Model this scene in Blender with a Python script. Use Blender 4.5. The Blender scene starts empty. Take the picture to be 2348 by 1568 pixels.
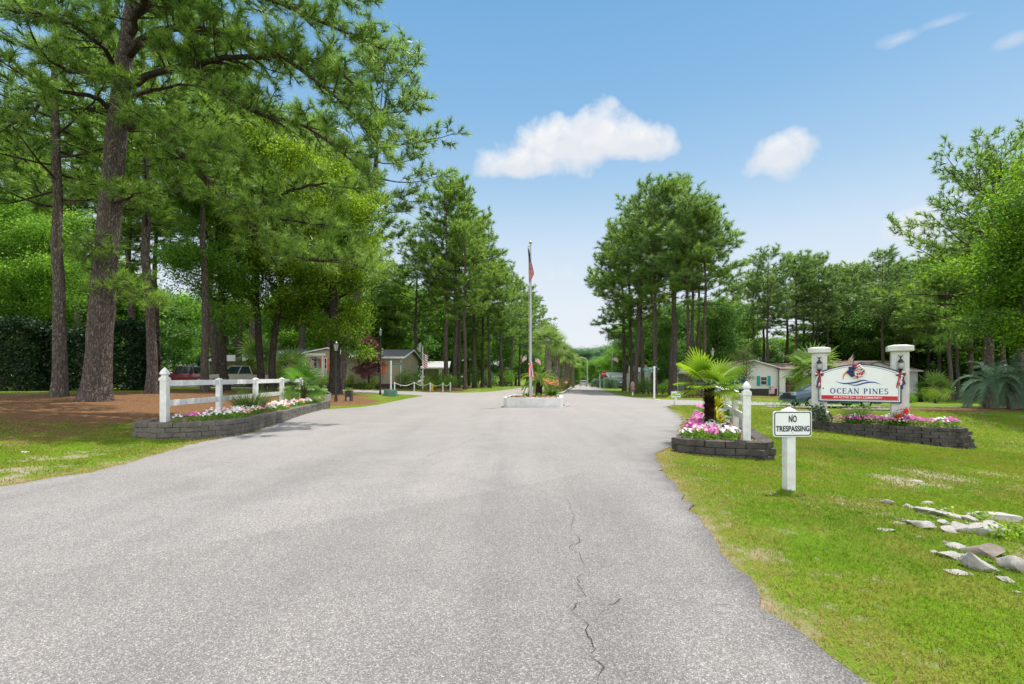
import bpy, bmesh, math, numpy as np
from mathutils import Vector, Matrix, geometry
C = bpy.context; D = bpy.data; S = C.scene; COL = S.collection
PI = math.pi; R = math.radians
FP, HZ, CX, CH = 1108.3, 864.0, 1173.5, 1.45          # focal length, horizon row, centre column of the survey; camera height

def W(u, v, d): return Vector(((u-CX)/FP*d, d, CH-(v-HZ)/FP*d))
def X(u, d): return (u-CX)/FP*d
def nrm(a): return a/np.maximum(np.linalg.norm(a, axis=-1, keepdims=True), 1e-9)

# ------------------------------------------------------------------ terrain
ANCH = [(0,0,0),(3,0,0),(-3,0,0),(-6,3,0),(5,2.5,-.03),(0,5,0),(-6.7,6.3,0),(3.6,6.2,0),(0,10,0),(-7,12,0),(4,9,0),(0,20,0),(-6,20,0),(7,20,0),
 (.9,23,0),(-6.6,36,0),(0,36,0),(7.7,24,0),(8,33,0),(4,40,-.05),(-5,43,0),(10,60,-.2),(15,82,-.45),(19,110,-.85),(23,137,-1.27),(30,200,-2.),
 (0,-15,0),(-12,-8,0),(12,-10,-.4),(-15.6,18,.57),(-19.6,21,.58),(-17.9,24,.63),(-17.8,28,.6),(-10,14,.2),(-8.3,11,.04),(-11,8,.08),(-14,12,.28),
 (-25,15,.6),(-32,30,.65),(-13,24,.35),(-17,33,.55),(-12.1,33,.32),(-8.3,26,.03),(-13,39,.2),(-17,42.5,.32),(-15,47,.5),(-26,45,.6),(-9,47,.3),(-10,56,.3),
 (-40,60,.5),(9.8,15.7,-.21),(12.4,14,-.48),(16,12,-.75),(5.2,5,-.12),(7.5,6.5,-.32),(10,10,-.5),(6,13,-.05),(8,17,-.1),(17,27.5,-.21),(25,25,-.13),(25,29,-.45),
 (38,29,-.5),(14,38,-.1),(9.5,36,-.03),(24,46,-.6),(30,55,-.7),(42,50,-.7),(15,60,-.3),(20,16,-.8),(34,18,-.6),(60,30,-.6),(-60,20,.6),(-60,-20,.2),(60,-20,-.6),
 (-80,120,.2),(80,120,-1.2),(-40,220,-1.),(100,230,-2.),(0,-80,0),(-150,60,.3),(160,60,-1.)]
_A = np.array(ANCH, float); _n = len(_A)
def _phi(r2): return .5*r2*np.log(r2+1e-9)
_K = _phi(((_A[:,None,:2]-_A[None,:,:2])**2).sum(-1)) + np.eye(_n)*2.0
_P = np.c_[np.ones(_n), _A[:,:2]]
_sol = np.linalg.solve(np.block([[_K,_P],[_P.T,np.zeros((3,3))]]), np.r_[_A[:,2],np.zeros(3)])
def gz(x, y):
    x = np.atleast_1d(np.asarray(x,float)); y = np.atleast_1d(np.asarray(y,float)); out = np.empty(len(x))
    for i in range(0, len(x), 40000):
        a, b = x[i:i+40000], y[i:i+40000]
        z = _phi((a[:,None]-_A[:,0])**2+(b[:,None]-_A[:,1])**2)@_sol[:_n] + _sol[_n]+_sol[_n+1]*a+_sol[_n+2]*b
        r = np.hypot(a, b-20); t = np.clip((r-120)/120, 0, 1)
        out[i:i+40000] = np.clip(z,-3,1.2)*(1-t) + (-1.2)*t
    return out
def G(x, y): return float(gz(x, y)[0])
def GP(u, d): x = X(u, d); return (x, d, G(x, d))

def pip(px, py, poly):
    px = np.asarray(px); py = np.asarray(py); ins = np.zeros(px.shape, bool); n = len(poly)
    for i in range(n):
        x1,y1 = poly[i]; x2,y2 = poly[(i+1)%n]
        if y1 == y2: continue
        c = (y1 > py) != (y2 > py)
        ins ^= c & (px < (x2-x1)*(py-y1)/(y2-y1)+x1)
    return ins
def pdist(px, py, poly):
    px = np.asarray(px,float); py = np.asarray(py,float); m = np.full(px.shape, 1e9); n = len(poly)
    for i in range(n):
        x1,y1 = poly[i]; x2,y2 = poly[(i+1)%n]; dx,dy = x2-x1,y2-y1; l2 = dx*dx+dy*dy+1e-12
        t = np.clip(((px-x1)*dx+(py-y1)*dy)/l2,0,1); m = np.minimum(m,(px-x1-t*dx)**2+(py-y1-t*dy)**2)
    return np.sqrt(m)

# ------------------------------------------------------------------ materials
def newmat(name):
    m = D.materials.new(name); m.use_nodes = True; nt = m.node_tree; nt.nodes.clear()
    out = nt.nodes.new('ShaderNodeOutputMaterial'); return m, nt, out
def N(nt, typ, **kw):
    n = nt.nodes.new('ShaderNode'+typ)
    for k, v in kw.items():
        if k[0] == '_': n.inputs[k[1:].replace('_',' ')].default_value = v
        else: setattr(n, k, v)
    return n
def L(nt, a, b): nt.links.new(a, b)
def c4(c): return (c[0],c[1],c[2],1)
def ramp(nt, fac, stops):
    r = nt.nodes.new('ShaderNodeValToRGB'); e = r.color_ramp.elements
    while len(e) < len(stops): e.new(.5)
    for el, (p, c) in zip(e, stops): el.position = p; el.color = c4(c)
    L(nt, fac, r.inputs[0]); return r.outputs[0]
def obj_co(nt): return N(nt,'TexCoord').outputs['Object']
def noise(nt, co, scale, detail=3, rough=.55, dist=0):
    n = N(nt,'TexNoise'); n.inputs['Scale'].default_value = scale; n.inputs['Detail'].default_value = detail
    n.inputs['Roughness'].default_value = rough; n.inputs['Distortion'].default_value = dist; L(nt, co, n.inputs['Vector']); return n.outputs[0]
def mix(nt, fac, a, b):
    m = N(nt,'Mix', data_type='RGBA')
    for s, v in ((m.inputs[0],fac),(m.inputs[6],a),(m.inputs[7],b)):
        if hasattr(v,'is_linked'): L(nt, v, s)
        else: s.default_value = v if isinstance(v,(int,float)) else c4(v)
    return m.outputs[2]
def math_(nt, op, a, b=None, clamp=False):
    m = N(nt,'Math', operation=op, use_clamp=clamp)
    for s, v in ((m.inputs[0],a),(m.inputs[1],b)):
        if v is None: continue
        if hasattr(v,'is_linked'): L(nt, v, s)
        else: s.default_value = v
    return m.outputs[0]
def bump(nt, h, strength, dist=.02):
    b = N(nt,'Bump'); b.inputs['Strength'].default_value = strength; b.inputs['Distance'].default_value = dist; L(nt, h, b.inputs['Height']); return b.outputs[0]
def princ(nt, out, col, rough=.6, normal=None, metal=0, spec=.5):
    p = N(nt,'BsdfPrincipled')
    for s, v in ((p.inputs['Base Color'],col),(p.inputs['Roughness'],rough)):
        if hasattr(v,'is_linked'): L(nt, v, s)
        else: s.default_value = v if isinstance(v,(int,float)) else c4(v)
    p.inputs['Metallic'].default_value = metal; p.inputs['Specular IOR Level'].default_value = spec
    if normal is not None: L(nt, normal, p.inputs['Normal'])
    L(nt, p.outputs[0], out.inputs[0]); return p
def M(name, col, rough=.6, var=.12, scale=6., bmp=0, bscale=40., metal=0, spec=.5, col2=None):
    m, nt, out = newmat(name); co = obj_co(nt); n = noise(nt, co, scale, 4)
    c2 = col2 or tuple(max(0,c*(1-2.2*var)) for c in col); f = ramp(nt, n, [(.35,(0,0,0)),(.68,(1,1,1))])
    nm = bump(nt, noise(nt, co, bscale, 3), bmp, .02) if bmp else None
    princ(nt, out, mix(nt, f, c2, col), rough, nm, metal, spec); return m
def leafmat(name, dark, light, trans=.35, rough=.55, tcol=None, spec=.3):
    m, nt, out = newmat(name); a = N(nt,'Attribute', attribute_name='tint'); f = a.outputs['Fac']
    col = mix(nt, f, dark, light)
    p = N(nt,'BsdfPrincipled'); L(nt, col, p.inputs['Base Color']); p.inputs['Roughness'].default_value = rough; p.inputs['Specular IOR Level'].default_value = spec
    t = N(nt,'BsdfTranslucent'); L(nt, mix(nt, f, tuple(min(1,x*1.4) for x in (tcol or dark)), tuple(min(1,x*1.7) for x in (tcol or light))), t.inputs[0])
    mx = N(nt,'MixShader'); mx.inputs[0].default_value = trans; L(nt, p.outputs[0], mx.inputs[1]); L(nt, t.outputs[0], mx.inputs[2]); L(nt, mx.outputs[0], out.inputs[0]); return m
def barkmat(name, a, b, sc=7., strength=.9):
    m, nt, out = newmat(name); co = obj_co(nt); mp = N(nt,'Mapping'); mp.inputs['Scale'].default_value = (1,1,.34); L(nt, co, mp.inputs[0])
    nz = N(nt,'TexNoise'); nz.inputs['Scale'].default_value = 6; nz.inputs['Detail'].default_value = 4; L(nt, mp.outputs[0], nz.inputs['Vector'])
    mv = N(nt,'Mix', data_type='VECTOR'); mv.inputs[0].default_value = .22; L(nt, mp.outputs[0], mv.inputs[4]); L(nt, nz.outputs[1], mv.inputs[5])
    v = N(nt,'TexVoronoi', feature='DISTANCE_TO_EDGE'); v.inputs['Scale'].default_value = sc; L(nt, mv.outputs[1], v.inputs['Vector'])
    v2 = N(nt,'TexVoronoi'); v2.inputs['Scale'].default_value = sc; L(nt, mv.outputs[1], v2.inputs['Vector']); sp = N(nt,'SeparateColor'); L(nt, v2.outputs['Color'], sp.inputs[0])
    e = ramp(nt, v.outputs['Distance'], [(.0,(.1,.1,.1)),(.10,(.6,.6,.6)),(.3,(1,1,1))]); n = noise(nt, mp.outputs[0], 26., 6, .75)
    f = math_(nt,'ADD', math_(nt,'MULTIPLY', sp.outputs[0], .4), math_(nt,'MULTIPLY', ramp(nt, n, [(.3,(0,0,0)),(.7,(1,1,1))]), .6))
    c = mix(nt, e, tuple(x*.55 for x in a), mix(nt, f, a, b)); h = math_(nt,'ADD', e, math_(nt,'MULTIPLY', n, .8))
    princ(nt, out, c, .9, bump(nt, h, strength, .05), 0, .15); return m

def lawn_group():
    g = D.node_groups.new('lawn_tone','ShaderNodeTree'); g.interface.new_socket('Tone', in_out='OUTPUT', socket_type='NodeSocketColor'); g.interface.new_socket('Bare', in_out='OUTPUT', socket_type='NodeSocketFloat')
    o = g.nodes.new('NodeGroupOutput'); ge = g.nodes.new('ShaderNodeNewGeometry'); co = ge.outputs['Position']
    a = noise(g, co, .33, 5, .6); b = noise(g, co, 1.7, 5, .65); c = noise(g, co, 9, 3, .6)
    t = ramp(g, a, [(.34,(.105,.225,.007)),(.5,(.175,.31,.009)),(.66,(.235,.335,.013))])
    t = mix(g, ramp(g, b, [(.46,(0,0,0)),(.60,(.62,.62,.62))]), t, (.33,.28,.06))
    t = mix(g, ramp(g, c, [(.35,(0,0,0)),(.75,(.55,.55,.55))]), t, (.085,.18,.005))
    L(g, t, o.inputs[0])
    x = math_(g,'ADD', math_(g,'MULTIPLY', noise(g, co, .8, 6, .7), .75), math_(g,'MULTIPLY', c, .25))
    L(g, ramp(g, x, [(.545,(0,0,0)),(.61,(1,1,1))]), o.inputs[1]); return g
LAWN = lawn_group()
def lawn_nodes(nt): n = nt.nodes.new('ShaderNodeGroup'); n.node_tree = LAWN; return n

def mat_ground():
    m, nt, out = newmat('lawn_soil'); g = lawn_nodes(nt); co = obj_co(nt)
    fine = noise(nt, co, 60, 3, .7); mid = noise(nt, co, 14, 4, .7)
    grass = mix(nt, ramp(nt, fine, [(.3,(0,0,0)),(.7,(1,1,1))]), (.065,.115,.008), mix(nt, .10, g.outputs[0], (.05,.08,.006))); 
    soil = mix(nt, mid, (.25,.195,.135), (.36,.30,.225))
    straw = mix(nt, ramp(nt, fine, [(.3,(0,0,0)),(.65,(1,1,1))]), (.075,.036,.018), mix(nt, mid, (.185,.092,.042), (.30,.175,.09)))
    mu = N(nt,'Attribute', attribute_name='mulch'); sa = N(nt,'Attribute', attribute_name='sand')
    def mask(fac, amt, lo, hi):
        x = math_(nt,'ADD', fac, math_(nt,'MULTIPLY', math_(nt,'SUBTRACT', noise(nt, co, 1.6, 6, .7), .5), amt)); return ramp(nt, x, [(lo,(0,0,0)),(hi,(1,1,1))])
    bare = math_(nt,'MAXIMUM', math_(nt,'MULTIPLY', g.outputs[1], .8), mask(sa.outputs['Fac'], .9, .42, .6))
    c = mix(nt, bare, grass, soil); c = mix(nt, mask(mu.outputs['Fac'], 1.1, .4, .62), c, straw)
    h = math_(nt,'ADD', fine, mid); princ(nt, out, c, .95, bump(nt, h, .7, .03), 0, .1); return m
def mat_grass():
    m, nt, out = newmat('grass_blades'); g = lawn_nodes(nt); a = N(nt,'Attribute', attribute_name='tint')
    c = mix(nt, ramp(nt, a.outputs['Fac'], [(.0,(0,0,0)),(.6,(.12,.12,.12)),(.9,(.5,.5,.5)),(1,(.9,.9,.9))]), g.outputs[0], (.50,.38,.16))
    p = N(nt,'BsdfDiffuse'); L(nt, c, p.inputs[0]); t = N(nt,'BsdfTranslucent'); L(nt, c, t.inputs[0]); mx = N(nt,'MixShader'); mx.inputs[0].default_value = .5
    L(nt, p.outputs[0], mx.inputs[1]); L(nt, t.outputs[0], mx.inputs[2]); L(nt, mx.outputs[0], out.inputs[0]); return m
def mat_asphalt():
    m, nt, out = newmat('asphalt'); co = obj_co(nt); big = noise(nt, co, .22, 5, .6); mid = noise(nt, co, 1.3, 5, .65)
    v = N(nt,'TexVoronoi'); v.inputs['Scale'].default_value = 140; L(nt, co, v.inputs['Vector'])
    v2 = N(nt,'TexVoronoi', feature='DISTANCE_TO_EDGE'); v2.inputs['Scale'].default_value = 140; L(nt, co, v2.inputs['Vector'])
    sp = N(nt,'SeparateColor'); L(nt, v.outputs['Color'], sp.inputs[0])
    chip = ramp(nt, sp.outputs[0], [(0,(.165,.157,.152)),(.28,(.228,.217,.21)),(.55,(.295,.282,.273)),(.8,(.375,.359,.347)),(1,(.53,.51,.49))])
    edge = ramp(nt, v2.outputs['Distance'], [(0,(0,0,0)),(.14,(1,1,1))])
    c = mix(nt, edge, (.125,.119,.116), chip)
    tone = ramp(nt, math_(nt,'ADD', math_(nt,'MULTIPLY', big, .6), math_(nt,'MULTIPLY', mid, .4)), [(.34,(.80,.80,.80)),(.5,(.95,.94,.94)),(.64,(1.08,1.06,1.04))])
    mm = N(nt,'Mix', data_type='RGBA', blend_type='MULTIPLY'); mm.inputs[0].default_value = 1; L(nt, c, mm.inputs[6]); L(nt, tone, mm.inputs[7])
    c = mm.outputs[2]
    mpw = N(nt,'Mapping'); mpw.inputs['Scale'].default_value = (.9,.07,1); mpw.inputs['Rotation'].default_value = (0,0,-.05); L(nt, co, mpw.inputs[0]); wt = ramp(nt, noise(nt, mpw.outputs[0], 1., 4, .55), [(.30,(.80,.80,.80)),(.5,(1,1,1)),(.68,(1.09,1.08,1.07))])
    vp = N(nt,'TexVoronoi'); vp.inputs['Scale'].default_value = .11; mvp = N(nt,'Mix', data_type='VECTOR'); mvp.inputs[0].default_value = .04; nzp = N(nt,'TexNoise'); nzp.inputs['Scale'].default_value = 1.5; L(nt, co, nzp.inputs['Vector']); L(nt, co, mvp.inputs[4]); L(nt, nzp.outputs[1], mvp.inputs[5]); L(nt, mvp.outputs[1], vp.inputs['Vector']); spp = N(nt,'SeparateColor'); L(nt, vp.outputs['Color'], spp.inputs[0]); pt = ramp(nt, spp.outputs[1], [(0,(.87,.865,.86)),(1,(1.06,1.055,1.05))])
    for q_ in (wt, pt):
        m2 = N(nt,'Mix', data_type='RGBA', blend_type='MULTIPLY'); m2.inputs[0].default_value = 1; L(nt, c, m2.inputs[6]); L(nt, q_, m2.inputs[7]); c = m2.outputs[2]
    # worn, dusty far stretch where the two streets meet
    sx = N(nt,'SeparateXYZ'); L(nt, co, sx.inputs[0]); far = ramp(nt, math_(nt,'DIVIDE', sx.outputs[1], 60.), [(.08,(0,0,0)),(.3,(.55,.55,.55)),(.6,(.7,.7,.7))])
    c = mix(nt, far, c, mix(nt, mid, (.27,.25,.236), (.33,.31,.292)))
    st = ramp(nt, noise(nt, co, .55, 6, .7, .8), [(.60,(0,0,0)),(.72,(.28,.28,.28))]); c = mix(nt, st, c, (.20,.185,.178))
    princ(nt, out, c, .88, bump(nt, math_(nt,'ADD', edge, sp.outputs[1]), .35, .006), 0, .25); return m
def mat_siding(name, col, period=.13):
    m, nt, out = newmat(name); co = obj_co(nt); sx = N(nt,'SeparateXYZ'); L(nt, co, sx.inputs[0])
    f = math_(nt,'FRACT', math_(nt,'DIVIDE', sx.outputs[2], period)); n = noise(nt, co, 1.5, 4)
    c = mix(nt, n, tuple(x*.88 for x in col), col); c = mix(nt, ramp(nt, f, [(0,(1,1,1)),(.12,(0,0,0))]), c, tuple(x*.55 for x in col))
    princ(nt, out, c, .55, bump(nt, f, .6, .02), 0, .3); return m
def mat_shingle(name, a, b):
    m, nt, out = newmat(name); co = obj_co(nt); br = N(nt,'TexBrick'); br.inputs['Scale'].default_value = 4; br.inputs['Mortar Size'].default_value = .03
    br.inputs['Color1'].default_value = c4(a); br.inputs['Color2'].default_value = c4(b); br.inputs['Mortar'].default_value = c4(tuple(x*.6 for x in a)); L(nt, co, br.inputs['Vector'])
    c = mix(nt, math_(nt,'MULTIPLY', noise(nt, co, 3, 5), .6), br.outputs[0], b); princ(nt, out, c, .9, bump(nt, noise(nt, co, 50, 2), .3, .02), 0, .15); return m
def mat_brick(name, a, b, mortar, scale=6):
    m, nt, out = newmat(name); co = obj_co(nt); mp = N(nt,'Mapping'); mp.inputs['Rotation'].default_value = (R(90),0,0); L(nt, co, mp.inputs[0])
    br = N(nt,'TexBrick'); br.inputs['Scale'].default_value = scale; br.inputs['Mortar Size'].default_value = .015
    br.inputs['Color1'].default_value = c4(a); br.inputs['Color2'].default_value = c4(b); br.inputs['Mortar'].default_value = c4(mortar); L(nt, mp.outputs[0], br.inputs['Vector'])
    princ(nt, out, br.outputs[0], .9, bump(nt, noise(nt, co, 30, 3), .4, .02), 0, .15); return m
def mat_stone(name, a, b):
    m, nt, out = newmat(name); co = obj_co(nt); n = noise(nt, co, 3.5, 5, .65); f = noise(nt, co, 45, 4, .7)
    c = mix(nt, ramp(nt, n, [(.3,(0,0,0)),(.7,(1,1,1))]), a, b); c = mix(nt, ramp(nt, f, [(.35,(0,0,0)),(.75,(.5,.5,.5))]), c, tuple(x*.5 for x in a)); c = mix(nt, ramp(nt, noise(nt, co, 7., 6, .7, 1.), [(.5,(0,0,0)),(.68,(.55,.55,.55))]), c, tuple(x*y for x,y in zip(a,(.62,.52,.42))))
    princ(nt, out, c, .92, bump(nt, math_(nt,'ADD', f, noise(nt, co, 12, 4)), .6, .03), 0, .2); return m
def mat_pebble(name, stops, sc=18):
    m, nt, out = newmat(name); co = obj_co(nt); v = N(nt,'TexVoronoi'); v.inputs['Scale'].default_value = sc; L(nt, co, v.inputs['Vector'])
    sp = N(nt,'SeparateColor'); L(nt, v.outputs['Color'], sp.inputs[0]); c = ramp(nt, sp.outputs[0], stops)
    d = ramp(nt, v.outputs['Distance'], [(.3,(1,1,1)),(.75,(0,0,0))]); princ(nt, out, mix(nt, d, tuple(x*.3 for x in stops[0][1]), c), .8, bump(nt, d, 1, .04), 0, .2); return m

white = M('white_vinyl',(.81,.82,.83),.45,.07,9,.1,60,0,.5,(.66,.65,.61)); trimw = M('white_trim',(.78,.78,.77),.5,.06,2); stucco = M('white_stucco',(.70,.70,.68),.8,.12,2.2,.35,60,0,.5,(.56,.55,.52))
signw = M('sign_white',(.88,.89,.92),.35,.03,2); navy = M('navy_paint',(.012,.03,.085),.4,.1); bluep = M('blue_paint',(.02,.07,.30),.4,.1); redp = M('red_paint',(.62,.012,.03),.4,.06)
orangep = M('orange_paint',(.82,.24,.02),.45,.05); blackp = M('black_metal',(.012,.012,.014),.4,.1); inkp = M('black_ink',(.012,.014,.022),.5,.1)
steel = M('brushed_steel',(.52,.53,.54),.35,.1,8,0,40,.7); alu = M('grey_aluminium',(.50,.50,.51),.45,.08,4,0,40,.4); goldm = M('gilt_ball',(.55,.42,.16),.3,.1,4,0,40,.8)
teal = M('teal_shutter',(.0,.36,.37),.5,.08); oshut = M('orange_shutter',(.86,.20,.045),.5,.06); tansid = mat_siding('olive_tan_siding',(.43,.39,.275)); whsid = mat_siding('white_siding',(.78,.81,.81))
greysid = mat_siding('pale_green_siding',(.52,.57,.52)); shing = mat_shingle('grey_shingles',(.115,.12,.14),(.19,.195,.215)); brshing = mat_shingle('brown_shingles',(.17,.125,.105),(.25,.19,.165)); wshing = mat_shingle('pale_roof',(.42,.42,.42),(.55,.55,.55))
dkbrick = mat_brick('dark_brick',(.05,.047,.045),(.10,.092,.088),(.03,.03,.03)); glassd = M('dark_glass',(.018,.024,.03),.06,.2,2,0,40,0,.9); glasst = M('tinted_glass',(.03,.06,.06),.05,.2,2,0,40,0,.9)
block = mat_stone('wall_block',(.125,.115,.10),(.255,.235,.205)); blockd = mat_stone('dark_wall_block',(.055,.05,.046),(.15,.138,.125)); rockm = mat_stone('pale_boulder',(.42,.39,.36),(.68,.65,.62)); rockd = mat_stone('brown_boulder',(.22,.18,.15),(.38,.33,.28))
conc = M('concrete',(.47,.45,.42),.9,.12,2.5,.3,50); soilm = M('bed_mulch',(.30,.19,.10),.95,.3,14,.6,40); strawm = M('pine_straw',(.30,.13,.055),.95,.3,12,.7,50)
pebb = mat_pebble('river_pebbles',[(0,(.30,.15,.07)),(.4,(.50,.31,.16)),(.75,(.62,.45,.28)),(1,(.72,.64,.54))],14); chipm = mat_pebble('wood_chips',[(0,(.30,.17,.07)),(.5,(.52,.34,.17)),(1,(.70,.54,.34))],26)
bark = barkmat('pine_bark',(.10,.078,.066),(.27,.22,.195),17.); barkd = barkmat('dark_bark',(.055,.045,.038),(.15,.125,.105),15.); barkr = barkmat('red_pine_bark',(.085,.066,.057),(.23,.175,.15),12.); limbbark = barkmat('limb_bark',(.05,.038,.03),(.14,.105,.085),16.); palmbark = barkmat('palm_trunk',(.20,.17,.135),(.42,.365,.30),8.); fibre = barkmat('palm_fibre',(.045,.028,.018),(.13,.085,.055),14.)
needle = leafmat('pine_needles',(.045,.105,.012),(.30,.46,.06),.42,.42,None,.5); needlec = leafmat('cool_pine_needles',(.042,.10,.022),(.31,.46,.11),.38,.42,None,.5); needled = leafmat('dark_pine_needles',(.036,.09,.018),(.26,.41,.08),.38,.42,None,.5)
leafb = leafmat('bright_leaves',(.045,.125,.008),(.36,.50,.028),.46); leafm = leafmat('green_leaves',(.05,.14,.012),(.24,.43,.04),.45); leafd = leafmat('dark_leaves',(.034,.10,.016),(.17,.32,.055),.38); leafy = leafmat('yellow_leaves',(.30,.32,.01),(.78,.66,.01),.4); leafp = leafmat('plum_leaves',(.055,.02,.028),(.26,.085,.085),.35)
leafl = leafmat('lime_leaves',(.10,.19,.012),(.30,.40,.03),.4); leafx = leafmat('hazed_leaves',(.06,.14,.06),(.16,.29,.12),.36)  # far trees: bluish distance haze mixed into the leaf colour
palmg = leafmat('palm_green',(.035,.115,.012),(.14,.30,.03),.4,.5,None,.2); palmy = leafmat('palm_lime',(.06,.155,.008),(.26,.38,.02),.38,.55,None,.15); palmo = leafmat('palm_olive',(.06,.13,.026),(.31,.44,.10),.35,.45); palmb = leafmat('palm_blue',(.07,.14,.085),(.24,.36,.24),.3,.45); sagog = leafmat('sago_green',(.02,.075,.012),(.10,.20,.02),.35)
reed = leafmat('reed_green',(.04,.105,.012),(.16,.25,.04),.4); hay = leafmat('dry_frond',(.24,.17,.08),(.48,.36,.19),.3)
fmag = leafmat('magenta_petals',(.55,.02,.36),(.85,.20,.62),.3); fwht = leafmat('white_petals',(.80,.80,.80),(.92,.90,.92),.3); fpnk = leafmat('pink_petals',(.75,.16,.36),(.90,.50,.62),.3); fsal = leafmat('salmon_petals',(.86,.36,.26),(.92,.66,.58),.3); forg = leafmat('orange_petals',(.85,.22,.03),(.95,.55,.38),.3); fred = leafmat('red_petals',(.70,.02,.015),(.85,.07,.04),.3)
flagb = M('flag_blue',(.03,.05,.16),.8,.1); flagr = M('flag_red',(.58,.03,.06),.8,.08); flagw = M('flag_white',(.80,.79,.78),.8,.05); rope = M('rope_white',(.70,.68,.60),.8,.15,20); woodd = M('weathered_wood',(.10,.075,.055),.9,.3,5,.4,30)
gbox = M('green_box',(.06,.20,.13),.5,.15,3); yel = M('hydrant_yellow',(.80,.50,.03),.45,.08); signg = M('sign_green',(.0,.17,.12),.4,.08); lens = M('frosted_glass',(.40,.42,.42),.2,.05); tyre = M('tyre_rubber',(.018,.018,.018),.85,.2); rimm = M('wheel_rim',(.42,.42,.43),.35,.1,4,0,40,.7)
redl = M('red_lens',(.45,.01,.01),.25,.05); chrome = M('chrome',(.6,.6,.6),.2,.05,4,0,40,.9)
def paint(name, c): 
    m, nt, out = newmat(name); p = princ(nt, out, c, .35); p.inputs['Coat Weight'].default_value = .7; p.inputs['Coat Roughness'].default_value = .06; return m
cartan = paint('tan_paint',(.36,.32,.265)); carred = paint('maroon_paint',(.20,.012,.022)); carblue = paint('blue_car_paint',(.012,.04,.085)); carsil = paint('silver_paint',(.40,.38,.38)); carwh = paint('white_paint',(.72,.72,.72)); cargrey = paint('grey_paint',(.14,.15,.17))

# ------------------------------------------------------------------ mesh builder
class MB:
    def __init__(s): s.v = []; s.f = []; s.m = []
    def add(s, v, f, mi=0):
        o = len(s.v); s.v += [tuple(p) for p in v]; s.f += [[i+o for i in q] for q in f]; s.m += [mi]*len(f); return s
    def box(s, cx, cy, cz, sx, sy, sz, rz=0, mi=0, taper=1.):
        c_, s_ = math.cos(rz), math.sin(rz); vs = []
        for dz in (-.5,.5):
            k = 1 if dz < 0 else taper
            for dx, dy in ((-.5,-.5),(.5,-.5),(.5,.5),(-.5,.5)):
                x, y = dx*sx*k, dy*sy*k; vs.append((cx+x*c_-y*s_, cy+x*s_+y*c_, cz+dz*sz))
        return s.add(vs, [[3,2,1,0],[4,5,6,7],[0,1,5,4],[1,2,6,5],[2,3,7,6],[3,0,4,7]], mi)
    def tube(s, pts, rad, n=8, mi=0, cap=True, wob=None):
        pts = [Vector(p) for p in pts]; m = len(pts)
        if not hasattr(rad,'__len__'): rad = [rad]*m
        t0 = (pts[1]-pts[0]).normalized(); a = t0.orthogonal().normalized(); vs = []
        for i in range(m):
            t = (pts[min(i+1,m-1)]-pts[max(i-1,0)]).normalized(); a = (a-t*a.dot(t)); a = a.normalized() if a.length > 1e-6 else t.orthogonal().normalized(); b = t.cross(a)
            for k in range(n):
                th = 2*PI*k/n; r = rad[i]*(1 if wob is None else wob(i,k)); vs.append(pts[i]+a*(r*math.cos(th))+b*(r*math.sin(th)))
        fs = [[i*n+k, i*n+(k+1)%n, (i+1)*n+(k+1)%n, (i+1)*n+k] for i in range(m-1) for k in range(n)]
        if cap: fs += [list(range(n))[::-1], [(m-1)*n+k for k in range(n)]]
        return s.add(vs, fs, mi)
    def lathe(s, prof, n=16, c=(0,0,0), mi=0, rot=0):
        vs = [(c[0]+r*math.cos(rot+2*PI*k/n), c[1]+r*math.sin(rot+2*PI*k/n), c[2]+z) for r, z in prof for k in range(n)]; m = len(prof)
        fs = [[i*n+k, i*n+(k+1)%n, (i+1)*n+(k+1)%n, (i+1)*n+k] for i in range(m-1) for k in range(n)]
        fs += [list(range(n))[::-1], [(m-1)*n+k for k in range(n)]]; return s.add(vs, fs, mi)
    def prism(s, o, z0, z1, mi=0, plane='xy'):
        n = len(o)
        if plane == 'xy': vs = [(x,y,z0) for x,y in o]+[(x,y,z1) for x,y in o]
        elif plane == 'xz': vs = [(x,z0,y) for x,y in o]+[(x,z1,y) for x,y in o]
        else: vs = [(z0,x,y) for x,y in o]+[(z1,x,y) for x,y in o]
        return s.add(vs, [list(range(n))[::-1], list(range(n,2*n))]+[[i,(i+1)%n,n+(i+1)%n,n+i] for i in range(n)], mi)
    def quad(s, a, b, c, d, mi=0): return s.add([a,b,c,d], [[0,1,2,3]], mi)
    def ball(s, c, r, n=10, mi=0, sq=(1,1,1)):
        vs = []; m = max(4, n//2+1)
        for i in range(m+1):
            ph = PI*i/m
            for k in range(n): th = 2*PI*k/n; vs.append((c[0]+r*sq[0]*math.sin(ph)*math.cos(th), c[1]+r*sq[1]*math.sin(ph)*math.sin(th), c[2]+r*sq[2]*math.cos(ph)))
        return s.add(vs, [[i*n+k, (i+1)*n+k, (i+1)*n+(k+1)%n, i*n+(k+1)%n] for i in range(m) for k in range(n)], mi)
    def build(s, name, mats, parent=None, bevel=0, smooth=None, loc=None):
        me = D.meshes.new(name); me.from_pydata(s.v, [], s.f)
        for m in (mats if isinstance(mats,(list,tuple)) else [mats]): me.materials.append(m)
        if len(me.materials) > 1: me.polygons.foreach_set('material_index', s.m)
        bm = bmesh.new(); bm.from_mesh(me); bmesh.ops.recalc_face_normals(bm, faces=bm.faces)
        if bevel: bmesh.ops.bevel(bm, geom=list(bm.edges), offset=bevel, segments=2 if bevel > .01 else 1, affect='EDGES', profile=.6, clamp_overlap=True)
        bm.to_mesh(me); bm.free()
        if smooth is not None: me.polygons.foreach_set('use_smooth', [True]*len(me.polygons)); me.set_sharp_from_angle(angle=R(smooth))
        o = D.objects.new(name, me); COL.objects.link(o)
        if parent: o.parent = parent
        if loc is not None: o.location = loc
        return o
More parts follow.
